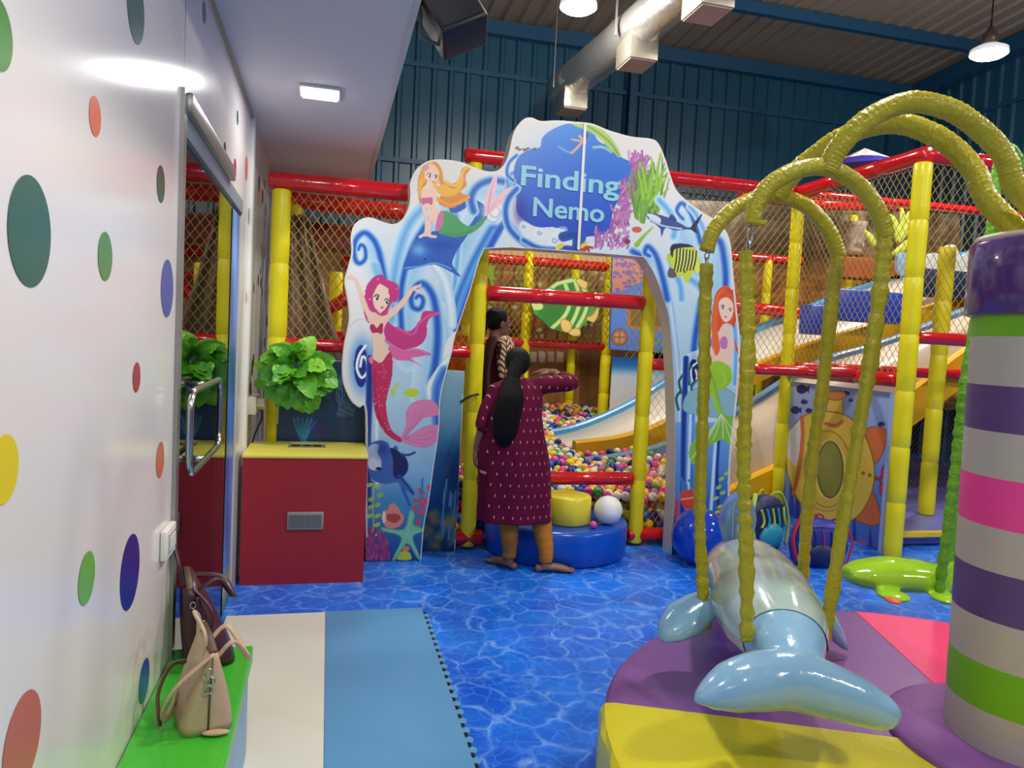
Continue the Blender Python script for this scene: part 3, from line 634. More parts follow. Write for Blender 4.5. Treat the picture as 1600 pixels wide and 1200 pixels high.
    for q in ((283, 145), (230, 270), (400, 205)): A.ell(*zc([q])[0], .8, 1.4, '#F4C4DA')
    # small leaf and fish
    A.poly(zc([(440, 850), (500, 825), (540, 850), (510, 885), (460, 870), (430, 852)]), '#BDD23A'); A.stroke(zc([(370, 870), (395, 810), (410, 800)]), 2, [(0, '#B8D23E'), (1, '#B8D23E')]); A.stroke(zc([(360, 835), (390, 870)]), 1.4, [(0, '#B8D23E'), (1, '#B8D23E')])
    # --- bottom of the left leg
    A.poly(zd([(270, 210), (300, 160), (370, 140), (430, 160), (450, 200), (520, 230), (580, 290), (590, 370), (550, 430), (600, 500), (630, 560), (560, 520), (510, 470), (430, 480), (350, 470), (300, 430), (270, 340)]), '#3F63AE')
    A.poly(zd([(270, 215), (310, 170), (360, 180), (350, 240), (380, 300), (370, 370), (320, 370), (275, 330)]), '#A9BCD8'); A.poly(zd([(280, 290), (330, 280), (370, 320), (365, 360), (320, 375), (280, 350)]), '#C9D2E0'); A.ell(*zd([(358, 362)])[0], 5, 2.6, '#1A1A3C')
    A.poly(zd([(450, 200), (520, 230), (580, 290), (585, 370), (550, 425), (500, 440), (470, 400), (470, 300)]), '#1F2458'); A.glow(*zd([(390, 210)])[0], 8, 10, '#22387E', .8)
    A.stroke(zd([(520, 420), (580, 490), (625, 555)]), 3, [(0, '#22306E'), (1, '#3F63AE')]); A.stroke(zd([(540, 250), (590, 255), (640, 235)]), 2, [(0, '#22306E'), (1, '#3F63AE')])
    A.stroke(zd([(300, 470), (280, 540), (265, 600)]), 3, [(0, '#1B2A70'), (1, '#2E5CA0')])
    for (x, y) in ((350, 500), (370, 570), (300, 600), (350, 645), (300, 660), (290, 730), (350, 730), (345, 800), (300, 840), (350, 870), (285, 490)): A.ell(*zd([(x, y)])[0], 5.5, 3.2, '#A9C83C', rot=-.4)
    A.stroke(zd([(320, 480), (312, 640), (318, 780), (310, 860)]), 1, [(0, '#C9DCA0'), (1, '#8FB44C')])
    A.glow(*zd([(480, 620)])[0], 26, 24, '#3D83B8', .6)
    A.poly(zd([(400, 790), (390, 700), (430, 680), (450, 640), (490, 640), (530, 700), (555, 740), (540, 790), (500, 820), (440, 830)]), '#D98878'); A.poly(zd([(420, 720), (500, 715), (530, 745), (490, 785), (430, 765)]), '#A6483C'); A.ell(*zd([(400, 740)])[0], 3, 9, '#E8D4C4')
    for (x, y, r_) in ((690, 540, .9), (720, 610, .9), (660, 610, 0), (650, 670, .2), (700, 650, 1), (680, 700, .5), (655, 760, .6), (650, 810, .3), (760, 520, 1.2)): A.ell(*zd([(x, y)])[0], 7, 3.6, '#CC4A4C', rot=r_)
    A.stroke(zd([(700, 440), (690, 600), (650, 720), (640, 850)]), 1.6, [(0, '#2F8CB0'), (1, '#256FA4')])
    rs = np.random.RandomState(9)
    for _ in range(120):
        a = rs.rand()*math.pi; r_ = rs.rand()**.6; x = 320+math.cos(a)*130*r_; y = 1075-math.sin(a)*230*r_
        A.stroke(zd([(x, y), (x+rs.randn()*12, y-35)]), 2.0, [(0, ['#9A3C80', '#B8589A', '#7A2C6C'][rs.randint(3)]), (1, '#8A3474')], k=2)
    A.poly(zd([(505, 1070), (520, 1020), (560, 1005), (600, 1020), (608, 1070)]), '#B9CC3C'); A.ell(*zd([(570, 985)])[0], 6, 4, '#D08A5C')
    star = [(600, 690), (640, 720), (628, 800), (715, 830), (720, 850), (625, 895), (680, 1050), (660, 1060), (580, 945), (490, 1070), (470, 1060), (535, 900), (400, 850), (385, 820), (555, 835)]
    A.poly(zd(star), '#6FC09A', k=4, line='#4D9A7C', lw=.7)
    for q in ((615, 720), (700, 840), (665, 1030), (485, 1040), (410, 840)): A.stroke(zd([(580, 880), q]), 1, [(0, '#9CDDBB'), (1, '#6FC09A')], a=.7)
    # --- sign
    blob = zb([(95, 450), (95, 360), (130, 290), (200, 250), (255, 240), (270, 180), (330, 130), (420, 95), (520, 90), (580, 130), (620, 200), (700, 240), (760, 300), (830, 340), (845, 420), (810, 500), (760, 560), (720, 620), (700, 700), (690, 770), (620, 790), (500, 800), (420, 760), (330, 740), (240, 740), (160, 700), (110, 640), (110, 540), (140, 490)])
    A.glow(870, 250, 70, 60, '#A9CFE8', .5, 4)
    A.poly(blob, '#2456C0'); 
    m_ = A.inside(spline(blob, 6, True)); t_ = np.clip((A.Y-192)/185, 0, 1)[:, None]
    g = np.array([0x3C, 0x86, 0xD8])/255*(1-t_)+np.array([0x20, 0x48, 0xB8])/255*t_; A.C[m_] = g[m_]
    A.glow(813, 330, 10, 22, '#1F2C8A', .7); A.glow(900, 290, 60, 20, '#3A74D2', .35)
    A.stroke(zb([(110, 290), (60, 340), (50, 410), (90, 450)]), 4, WAVE); A.stroke(zb([(110, 500), (60, 560), (40, 640), (60, 740), (130, 820), (220, 880)]), 7, WAVE)
    for (x, y, r_) in ((152, 735, 22), (250, 775, 26), (345, 820, 34)):
        A.glow(*zb([(x, y)])[0], r_*.3, r_*.3, '#E4ECF0', 1, 4); A.stroke(zb([(x+r_*.6*math.cos(t)*(1-t/9), y+r_*.6*math.sin(t)*(1-t/9)) for t in [k*.7 for k in range(10)]]), 1.4, [(0, '#2B4E9C'), (1, '#7CA6DA')])
    A.poly(zb([(140, 700), (220, 740), (300, 760), (420, 740), (430, 880), (300, 870), (200, 830), (140, 760)]), '#DCE6EC', a=.55)
    A.stroke(zb([(150, 820), (250, 870), (380, 880)]), 6, WAVE); A.poly(zb([(380, 840), (410, 850), (370, 880), (350, 870)]), '#D8D048')
    A.stroke(zb([(400, 800), (480, 790), (480, 880), (420, 885)]), 8, [(0, '#1B3F92'), (1, '#2C5EB6')])
    A.poly(zb([(440, 85), (520, 80), (600, 100), (680, 160), (740, 240), (760, 300), (700, 260), (640, 200), (560, 140), (480, 110)]), '#A9C86C'); A.stroke(zb([(520, 90), (620, 150), (700, 220), (745, 290)]), 3.2, [(0, '#6FA03C'), (1, '#B4CC7C')])
    A.stroke(zb([(590, 240), (650, 240), (700, 270)]), 2.4, [(0, '#9CC8B0'), (1, '#6FA4D0')]); A.stroke(zb([(370, 235), (420, 265), (455, 275)]), 2.2, [(0, '#7FB4E0'), (1, '#3F80D4')])
    # swimmer
    A.stroke(zb([(500, 170), (520, 195), (500, 230), (455, 275)]), 2.2, [(0, '#D9B49C'), (1, '#C99C84')]); A.stroke(zb([(455, 190), (500, 200), (540, 210)]), 1.6, [(0, '#D9B49C'), (1, '#C99C84')]); A.ell(*zb([(540, 165)])[0], 3.6, 6, '#5A3A30')
    rs = np.random.RandomState(2)
    for _ in range(14): A.ell(*zb([(85+rs.rand()*160, 260-rs.rand()*25)])[0], 2, 1.6, '#7A4438')
    # coral and weed right of the sign
    for _ in range(420):
        t = rs.rand(); cx_ = 860-(t*160)*(t > .3)*.9+rs.randn()*26; cy_ = 300+t*560; 
        if t > .8: cx_ = 590+rs.rand()*210; cy_ = 770+rs.rand()*110
        L = 22+rs.rand()*22; a = -1.2+rs.randn()*.5
        A.stroke(zb([(cx_, cy_), (cx_+L*math.cos(a), cy_+L*math.sin(a))]), 1.8, [(0, ['#A45C9C', '#C48CBC', '#8A4488', '#D8A8CC'][rs.randint(4)]), (1, '#A668A4')], k=2, a=.85)
    for _ in range(20): A.ell(*zb([(500+rs.rand()*90, 860+rs.rand()*35)])[0], 2.5, 2, '#B04434')
    for _ in range(46):
        x = 850+rs.rand()*130; y = 560+rs.rand()*150; top = (x+rs.randn()*50+20, y-120-rs.rand()*190)
        A.stroke(zb([(x, y), ((x+top[0])/2+rs.randn()*14, (y+top[1])/2), top]), 2.8, [(0, ['#3E7A34', '#2A5A34', '#76A838', '#5E9A34'][rs.randint(4)]), (1, '#86B44C')], w1=.8, k=4)
    for (x0, y0, x1, y1, x2, y2) in ((930, 560, 960, 400, 950, 300), (980, 520, 990, 380, 1020, 240), (920, 520, 900, 400, 880, 330), (1000, 500, 1020, 400, 1065, 350), (940, 600, 1000, 500, 1050, 420), (900, 560, 885, 460, 868, 380), (860, 850, 900, 800, 960, 740)):
        A.stroke(zb([(x0, y0), (x1, y1), (x2, y2)]), 4, [(0, '#9CC83C'), (1, '#6FA834')], w1=1)
    A.ell(*zb([(860, 755)])[0], 8, 5, '#C8643C'); A.ell(*zb([(800, 830)])[0], 5, 4, '#7A3A50')
    # small plain reef fish at the seam
    A.ell(*zb([(520, 800)])[0], 6, 10, '#2458B8'); A.ell(*zb([(530, 850)])[0], 8, 3, '#D8C83C', rot=-.7)
    # --- right leg
    A.stroke([(1066, 860), (1062, 760), (1062, 680), (1060, 600), (1054, 530), (1044, 460), (1028, 415), (1012, 395)], 7, [(0, '#CFE0EA'), (.6, '#8DBCE2'), (1, '#C9DFEA')])
    A.stroke(ze([(120, 300), (100, 160), (60, 60), (20, 30)]), 8, WAVE); A.stroke(zb([(1050, 1190), (1020, 1050), (980, 920), (930, 860), (910, 900), (940, 920)]), 9, WAVE, w1=5)
    A.stroke(zb([(1140, 1190), (1130, 1100), (1080, 980)]), 8, WAVE2)
    A.stroke(zb([(1260, 840), (1230, 740), (1190, 640), (1140, 590), (1110, 640), (1150, 690)]), 7, WAVE, w1=4)
    A.stroke(zb([(1090, 800), (1100, 720), (1060, 640), (1000, 570)]), 8, WAVE2); A.stroke(zb([(1290, 850), (1280, 760), (1230, 660), (1190, 610)]), 6, WAVE2)
    A.stroke(zb([(1410, 1190), (1415, 1050), (1400, 900), (1380, 830), (1350, 820)]), 9, WAVE); A.stroke(zb([(1290, 1160), (1230, 1090), (1180, 1060)]), 9, WAVE2)
    A.stroke([(1096, 470), (1085, 540), (1080, 640), (1078, 760)], 9, WAVE); A.stroke([(1110, 480), (1100, 560), (1098, 660)], 8, WAVE2)
    A.poly(ze([(190, 500), (200, 420), (240, 390), (290, 400), (290, 560), (210, 600)]), '#DDE6E8', a=.8)
    A.glow(1086, 582, 12, 24, '#5F9ADA', .8, 4); A.ell(1084, 580, 8, 19, '#17205C'); A.stroke([(1090, 566), (1080, 576), (1082, 596), (1089, 590), (1087, 578)], 1.6, [(0, '#fff'+'fff'), (1, '#cfe0f4')])
    for (x, y) in ((185, 560), (195, 500), (225, 470), (240, 520)): A.stroke(ze([(x, y+40), (x-8, y), (x+6, y-25)]), 2.2, [(0, '#1F5A4C'), (1, '#2C6E5C')])
    A.stroke([(1146, 480), (1150, 540), (1148, 600)], 6, WAVE2)
    A.vg = None
    low = A.Y > 660; mm = low & (A.X > 1040)
    t_ = np.clip((A.Y-660)/150, 0, 1)[:, None]; gg = np.array([0x5C, 0x98, 0xD4])/255*(1-t_)+np.array([0x1E, 0x4E, 0xA0])/255*t_; A.C[mm] = A.C[mm]*.25+gg[mm]*.75
    A.stroke([(1072, 560), (1068, 680), (1066, 800), (1064, 862)], 5, [(0, '#1B2C80'), (.6, '#274AA0'), (1, '#5E93D0')]); A.stroke([(1080, 620), (1076, 740), (1072, 862)], 3, [(0, '#D8E8F0'), (1, '#8DB8DC')])
    A.stroke([(1126, 650), (1120, 740), (1128, 862)], 4, [(0, '#1B2C80'), (.6, '#274AA0'), (1, '#5E93D0')]); A.stroke([(1118, 690), (1112, 780), (1106, 862)], 3, [(0, '#D8E8F0'), (1, '#8DB8DC')])
    # rock and red haired figure
    A.poly(ze([(200, 590), (220, 540), (290, 510), (350, 520), (400, 560), (395, 620), (340, 630), (260, 620), (215, 610)]), '#86B4BC', line='#5E8E98', lw=.6)
    A.poly(ze([(380, 170), (355, 152), (320, 180), (308, 240), (300, 320), (298, 400), (310, 440), (318, 360), (330, 400), (340, 300), (380, 300), (390, 380), (405, 400), (385, 330), (392, 280), (408, 230), (400, 180)]), '#D9542C')
    A.poly(ze([(325, 330), (350, 290), (372, 320), (380, 380), (370, 440), (330, 450), (300, 440), (300, 400), (315, 370)]), SKIN); A.stroke(ze([(378, 390), (372, 340), (352, 300)]), 3, [(0, SKIN), (.8, SKIN), (1, '#D9A48E')])
    A.stroke(ze([(303, 320), (300, 390), (302, 430)]), 3, [(0, SKIN), (1, SKIN)])
    A.poly(ze([(300, 345), (312, 335), (325, 355), (318, 380), (305, 375)]), '#B878B8'); A.poly(ze([(335, 350), (350, 335), (362, 350), (358, 380), (340, 378)]), '#B878B8')
    A.poly(ze([(330, 215), (355, 195), (380, 215), (380, 260), (358, 285), (338, 265)]), '#EFD0BE'); A.poly(ze([(355, 160), (330, 200), (325, 300), (335, 380), (315, 400), (305, 300), (315, 200)]), '#E06A34')
    A.poly(ze([(355, 165), (385, 200), (388, 250), (380, 300), (405, 240), (400, 180)]), '#C94A28')
    x, y = ze([(344, 232)])[0]; eye(A, x, y, .9); x, y = ze([(371, 242)])[0]; eye(A, x, y, .8); A.ell(*ze([(355, 265)])[0], 2, 1.3, '#C2485C')
    A.poly(ze([(292, 440), (330, 425), (372, 450), (375, 500), (340, 530), (320, 530), (335, 590), (350, 620), (330, 620), (300, 540), (290, 490)]), '#97C834'); A.stroke(ze([(300, 460), (320, 530), (338, 600)]), 2.4, [(0, '#6FA424'), (1, '#97C834')], a=.7); A.stroke(ze([(345, 470), (355, 500), (330, 520)]), 1.4, [(0, '#C9E45C'), (1, '#97C834')], a=.8)
    A.poly(ze([(335, 610), (300, 680), (240, 710), (222, 760), (240, 800), (265, 760), (300, 730), (350, 710), (395, 760), (400, 640), (355, 620)]), '#7FB83C')
    for q in ((230, 780), (250, 740), (280, 720), (310, 710), (345, 705), (375, 720), (395, 700)): A.stroke(ze([(338, 615), ((q[0]+345)/2, (q[1]+620)/2), q]), .8, [(0, '#E4F0C4'), (1, '#BCD88C')])
    for (x, y) in ((340, 850), (330, 880), (345, 900), (320, 920), (335, 950), (360, 830), (325, 970), (370, 860)): A.ell(*ze([(x, y)])[0], 5, 2.6, '#A9C83C', rot=-.5)
    for (x, y) in ((200, 860), (215, 880), (230, 870)): A.stroke(ze([(x, y+60), (x, y), (x-8, y-15)]), 2, [(0, '#2F86B4'), (1, '#2F78B0')])
    A.poly(ze([(190, 910), (210, 890), (250, 895), (255, 940), (210, 960)]), '#C8442C'); A.stroke(ze([(195, 925), (250, 915)]), 1.4, [(0, '#E8DCC8'), (1, '#C8442C')])
    for y in (940, 970, 1000): A.ell(*ze([(178, y)])[0], 3, 8, '#C83A50', rot=.2)
    # swordfish
    A.poly(zb([(915, 655), (970, 655), (1060, 680), (1130, 715), (1200, 740), (1270, 655), (1235, 740), (1240, 775), (1190, 755), (1100, 760), (1040, 745), (1015, 800), (1005, 750), (960, 710), (925, 680)]), '#2C4A8C'); A.poly(zb([(920, 658), (970, 662), (1010, 690), (1000, 720), (960, 700)]), '#D5DCE8')
    A.poly(zb([(1200, 735), (1272, 652), (1230, 740), (1242, 778), (1205, 760)]), '#101830'); A.stroke(zb([(940, 690), (1020, 730), (1140, 750)]), 1.6, [(0, '#DCE6F2'), (1, '#6F92C8')]); A.poly(zb([(1060, 690), (1080, 660), (1110, 700)]), '#1F3A7C')
    # striped reef fish
    A.poly(zb([(1050, 1040), (1075, 980), (1068, 900), (1085, 850), (1160, 845), (1225, 870), (1250, 930), (1258, 1000), (1200, 1030), (1140, 1045), (1080, 1055)]), '#C9D83C')
    A.poly(zb([(1080, 850), (1160, 842), (1215, 862), (1150, 868), (1095, 880), (1085, 930), (1070, 900)]), '#182050')
    fishp = spline(zb([(1075, 1010), (1080, 900), (1100, 870), (1200, 870), (1240, 930), (1245, 990), (1180, 1025), (1110, 1040)]), 6, True)
    for k in range(7):
        x = 1098+k*20; A.stroke(zb([(x+14, 872+k*3), (x+8, 950), (x-6, 1022-k*3)]), 1.3, [(0, '#101018'), (1, '#2c2c20')], a=.95)
        A.stroke(zb([(x+24, 874+k*3), (x+18, 950), (x+4, 1018-k*3)]), .7, [(0, '#F0F0E0'), (1, '#e0e8a0')], a=.8)
    A.poly(zb([(1050, 1040), (1070, 990), (1110, 1040), (1080, 1058)]), '#5A5A60'); A.poly(zb([(1150, 1035), (1200, 1030), (1190, 1070), (1165, 1090)]), '#C9D83C'); A.poly(zb([(1240, 960), (1262, 990), (1240, 1030), (1225, 1000)]), '#D8E44C'); A.poly(zb([(1048, 920), (1070, 900), (1072, 960), (1055, 965)]), '#B4CC3C'); A.ell(*zb([(1160, 1020)])[0], 1.6, 1.6, '#0a0a10')
    # white rim
    rim = [(p[0], p[1]) for p in out_s]; A.stroke(rim[2:-2], 3.2, [(0, '#E4E2DC'), (1, '#DAD9D4')], smooth=False, a=.9)
    A.stroke(inn_s[28:], 1.6, [(0, '#E8EAEA'), (1, '#E8EAEA')], smooth=False)
sheet_of('printed_face', AOUT, lambda a, b: np.stack([a, np.full_like(a, YA-0.0025), b], 1), board_map(1, YA-0.0025), 0.0045, paint_arch, arch)
# seam strip between the two halves and the raised lettering
a_, b_ = on(909, 191, 1, YA), on(902, 391, 1, YA)
MB().box(b_.x-0.004+0.0, b_.x+0.016, YA-0.010, YA-0.002, b_.z+0.004, a_.z-0.004).build('seam_strip', mat('seam_white', '#E2E0DC', rough=0.4), arch)
m_letter = mat('lettering_aqua', '#8CCBDC', rough=0.35)
def lettering(txt, pl, pr, cap_px):
    cu = bpy.data.curves.new('lettering', 'FONT'); cu.body = txt; cu.size = 1; cu.extrude = 0.012; cu.offset = 0.02; cu.resolution_u = 6
    tmp = bpy.data.objects.new('tmp', cu); COL.objects.link(tmp)
    dg = bpy.context.evaluated_depsgraph_get(); dg.update(); me = bpy.data.meshes.new_from_object(tmp.evaluated_get(dg), depsgraph=dg)
    bpy.data.objects.remove(tmp); bpy.data.curves.remove(cu)
    xs = [v.co.x for v in me.vertices]; ys = [v.co.y for v in me.vertices]
    A_, B_ = on(pl[0], pl[1], 1, YA), on(pr[0], pr[1], 1, YA); C_ = on(pl[0], pl[1]-cap_px, 1, YA)
    sx = (B_.x-A_.x)/(max(xs)-min(xs)); sy = (C_.z-A_.z)/max(ys); x0 = min(xs)
    for v in me.vertices: v.co = Vector((A_.x+(v.co.x-x0)*sx, YA-0.006-v.co.z*0.25, A_.z+v.co.y*sy))
    me.name = 'lettering'; me.materials.clear(); me.materials.append(m_letter)
    o = bpy.data.objects.new('lettering', me); COL.objects.link(o); put_under(o, arch); fix_normals(o); return o
lettering('Finding', (813, 289), (967, 303), 31); lettering('Nemo', (832, 337), (943, 345), 29)
# ------------------------------------------------------------------ padded play frames
def rail_mb(a, b, r=0.055, seg=0.48):
    a, b = Vector(a), Vector(b); L = (b-a).length; n = max(1, round(L/seg)); P = []; R = []
    for k in range(n):
        t0, t1 = k/n, (k+1)/n
        for t, q in ((t0+0.004/L, 0.93), (t0+0.014/L, 1.0), (t0+(t1-t0)*0.25, 1.02), (t0+(t1-t0)*.5, 1.0), (t0+(t1-t0)*0.75, 1.02), (t1-0.014/L, 1.0), (t1-0.004/L, 0.93)):
            P.append(a.lerp(b, t)); R.append(r*q)
    P = [a]+P+[b]; R = [r*.75]+R+[r*.75]
    return MB().tube(P, R, 16)
def post(x, y, z0, z1, parent, r=0.058): return rail_mb((x, y, z0), (x, y, z1), r).build('post', m_yel, parent)
def rail(a, b, parent, r=0.05): return rail_mb(a, b, r).build('rail', m_red, parent)
def net(parent, o, u, v, W, Hh, pu=0.062, ratio=1.35, r=0.0026, m=None, name='net'):
    o, u, v = Vector(o), Vector(u).normalized(), Vector(v).normalized(); w = u.cross(v); mb = MB(); s = ratio
    c = -Hh/s
    vs = []; fs = []
    def seg(a0, b0, a1, b1, off):
        i = len(vs); d = Vector((a1-a0, b1-b0)).normalized(); nx, ny = -d.y*r, d.x*r
        for (a, b) in ((a0, b0), (a1, b1)):
            for (qa, qb, qw) in ((nx, ny, -r*.6), (-nx, -ny, -r*.6), (0, 0, r)): vs.append(o+u*(a+qa)+v*(b+qb)+w*(qw+off))
        fs.extend([[i, i+1, i+4, i+3], [i+1, i+2, i+5, i+4], [i+2, i, i+3, i+5]])
    k = math.floor(c/pu)
    while k*pu < W:
        c0 = k*pu
        for sg in (1, -1):       # lines a = c0 + b/s (mirrored for the second family)
            t0 = max(0, -c0*s); t1 = min(Hh, (W-c0)*s)
            if t1-t0 > 0.02:
                a0, a1 = c0+t0/s, c0+t1/s
                if sg < 0: a0, a1 = W-a0, W-a1
                seg(a0, t0, a1, t1, 0.001*sg)
        k += 1
    mb.add(vs, fs, 0, False)
    ob = mb.build(name, m or m_net, parent); return ob
FY = 5.49
fr = thing('entrance_frame', (1.0, FY, 0), 'front play frame of yellow posts and red rails directly behind the archway', 'play frame')
post(-0.35, FY, 0, 2.58, fr, 0.064); post(1.09, FY, 0.02, 2.6, fr); post(2.47, FY, 0.02, 2.6, fr)
rail((-0.44, FY, 2.64), (2.56, FY, 2.64), fr, 0.062)
rail((1.14, FY, 1.955), (2.42, FY, 1.955), fr, 0.058); rail((1.14, FY, 0.545), (2.42, FY, 0.545), fr, 0.052)
rail((-0.3, FY, 1.50), (1.04, FY, 1.50), fr, 0.046); rail((2.52, FY, 1.47), (4.42, FY, 1.47), fr, 0.046)
rail((0.95, FY, 0.085), (1.205, FY, 0.085), fr, 0.06); rail((2.40, FY, 0.085), (3.05, FY, 0.085), fr, 0.055)
net(fr, (-0.30, FY, 1.54), (1, 0, 0), (0, 0, 1), 1.32, 1.06)
net(fr, (2.53, FY, 0.14), (1, 0, 0), (0, 0, 1), 0.9, 1.30, r=0.0015)
RY, SX, SY = 6.6, 4.52, 5.0
rr_ = thing('climbing_frame', (4.5, 5.8, 0), 'tall netted corner frame with bright yellow posts and red top rails beside the submarine panel', 'play frame')
post(SX, SY, 0, 3.17, rr_, 0.070); post(SX, RY, 0, 3.17, rr_, 0.062); post(1.22, RY, 0.285, 3.17, rr_, 0.062); post(8.0, SY, 0, 3.17, rr_, 0.065)
rail((1.12, RY, 3.23), (SX, RY, 3.23), rr_, 0.062); rail((SX, RY, 3.23), (SX, SY-0.06, 3.23), rr_, 0.066); rail((SX, SY, 3.235), (8.05, SY, 3.235), rr_, 0.062)
rail((3.2, RY, 1.44), (SX, RY, 1.44), rr_, 0.05); rail((SX, RY-0.05, 1.44), (SX, SY+0.08, 1.44), rr_, 0.06)
z_a = on(1445, 528, 1, SY).z; rail((SX+0.08, SY, z_a), (8.0, SY, z_a), rr_, 0.05)
z_b = on(1450, 583, 1, RY).z; rail((SX+0.1, RY, z_b), (8.0, RY, z_b), rr_, 0.055)
net(rr_, (2.75, RY, 1.50), (1, 0, 0), (0, 0, 1), SX-2.80, 1.68, pu=0.07)
net(rr_, (SX, SY+0.06, 1.50), (0, 1, 0), (0, 0, 1), RY-SY-0.12, 1.68, pu=0.07)
net(rr_, (SX+0.06, SY, z_a+0.04), (1, 0, 0), (0, 0, 1), 2.6, 3.19-z_a, pu=0.07)
net(rr_, (SX+0.05, RY+0.6, 0.12), (1, 0, 0), (0, 0, 1), 3.2, 1.0, pu=0.055, m=mat('dark_net', '#3A3026', rough=0.8), r=0.004)
# frames deeper inside
fi = thing('inner_frame', (3.0, 9.0, 0), 'inner frame with thin yellow posts and red rails at the back of the ball pit', 'play frame')
def at(px, py, Y): return on(px, py, 1, Y)
IY = 9.0
x1_, x2_ = at(822, 500, IY).x, at(955, 470, IY).x-0.03
post(x1_, IY, 0.5, 2.95, fi, 0.065); post(x2_, IY, 0.5, 2.95, fi, 0.07); post(at(770, 600, 9.8).x+1.1, 9.8, 0.3, 2.9, fi, 0.06)
z1_ = at(850, 410, IY).z; z2_ = at(900, 539, IY).z
rail((0.2, IY, z1_), (x2_, IY, z1_), fi, 0.06); rail((0.2, IY, z2_), (x2_, IY, z2_), fi, 0.06)
net(fi, (0.6, IY-0.07, z2_), (1, 0, 0), (0, 0, 1), x2_-0.6, z1_-z2_+0.6, pu=0.075, r=0.003)
post(at(1197, 460, 8.6).x, 8.6, 1.0, at(1200, 402, 8.6).z, fi, 0.055); rail((4.2, 8.6, at(1160, 403, 8.6).z), (6.0, 8.6, at(1160, 403, 8.6).z+0.02), fi, 0.055)
post(5.78, 6.0, 0.1, 2.72, fi, 0.075); post(at(1335, 320, 8.6).x, 8.6, 1.6, 3.5, fi, 0.06)
rail((4.8, 8.2, 3.52), (5.9, 8.2, 3.5), fi, 0.07); rail((5.9, 8.2, 3.5), (7.4, 8.2, 3.62), fi, 0.07); rail((5.0, 7.6, 3.46), (8.4, 7.6, 3.5), fi, 0.05)
rail((4.6, 8.0, 2.15), (5.9, 8.0, 2.12), fi, 0.07)
fl_ = thing('side_frame', (0.2, 7.0, 0), 'plain inner frame with a red sloping bar behind the net at left', 'play frame')
post(at(524, 480, 7.0).x, 7.0, 0, at(524, 425, 7.0).z, fl_, 0.06); a, b = at(492, 497, 6.7), at(548, 462, 6.7); rail(a, b, fl_, 0.055)
a, b = at(455, 522, 6.6), at(700, 545, 6.6); rail((a.x, 6.6, a.z), (1.1, 6.6, a.z-0.02), fl_, 0.05); rail((a.x, 6.3, a.z-0.12), (1.1, 6.3, a.z-0.12), fl_, 0.045)
a = at(455, 312, 6.6); rail((-0.44, 6.6, a.z), (1.1, 6.6, a.z-0.03), fl_, 0.07); post(-0.3, 6.6, 0, a.z, fl_, 0.06)
rail((0.1, 7.3, 2.28), (1.2, 7.3, 2.24), fl_, 0.05); rail((0.1, 7.3, 2.05), (1.2, 7.3, 2.02), fl_, 0.04)

# ------------------------------------------------------------------ boards and cut-outs
def flat_board(name, px, axis, val, thick, edge, painter, label, cat, cell=0.012, group=None, face='printed_face', smooth=0, clampz=True):
    P2 = [on(a, b, axis, val) for a, b in (spline(px, smooth, True) if smooth else px)]
    q = [((p.x if axis == 1 else p.y), max(p.z, 0.004) if clampz else p.z) for p in P2]
    c = P2[0]; o = [sum(p[0] for p in q)/len(q), min(p[1] for p in q)]
    t = thing(name, (o[0], val, o[1]) if axis == 1 else (val, o[0], o[1]), label, cat, group)
    n = len(q); mb = MB(); tf = tri_fill(q)
    F = (lambda a, b, d: (a, val+d, b)) if axis == 1 else (lambda a, b, d: (val+d, a, b))
    mb.add([F(a, b, 0) for a, b in q]+[F(a, b, thick) for a, b in q], tf+[[i+n for i in k] for k in tf]+[[i, (i+1) % n, n+(i+1) % n, n+i] for i in range(n)])
    mb.build('board', mat('board_edge_'+edge[1:], edge, rough=0.35), t)
    if painter:
        e = -0.002
        Pm = (lambda a, b: np.stack([a, np.full_like(a, val+e), b], 1)) if axis == 1 else (lambda a, b: np.stack([np.full_like(a, val+e), a, b], 1))
        sheet_of(face, q, Pm, board_map(axis, val+e), cell, painter, t)
    return t
def zq(pts): return zz(1040, 540, .3166, pts)
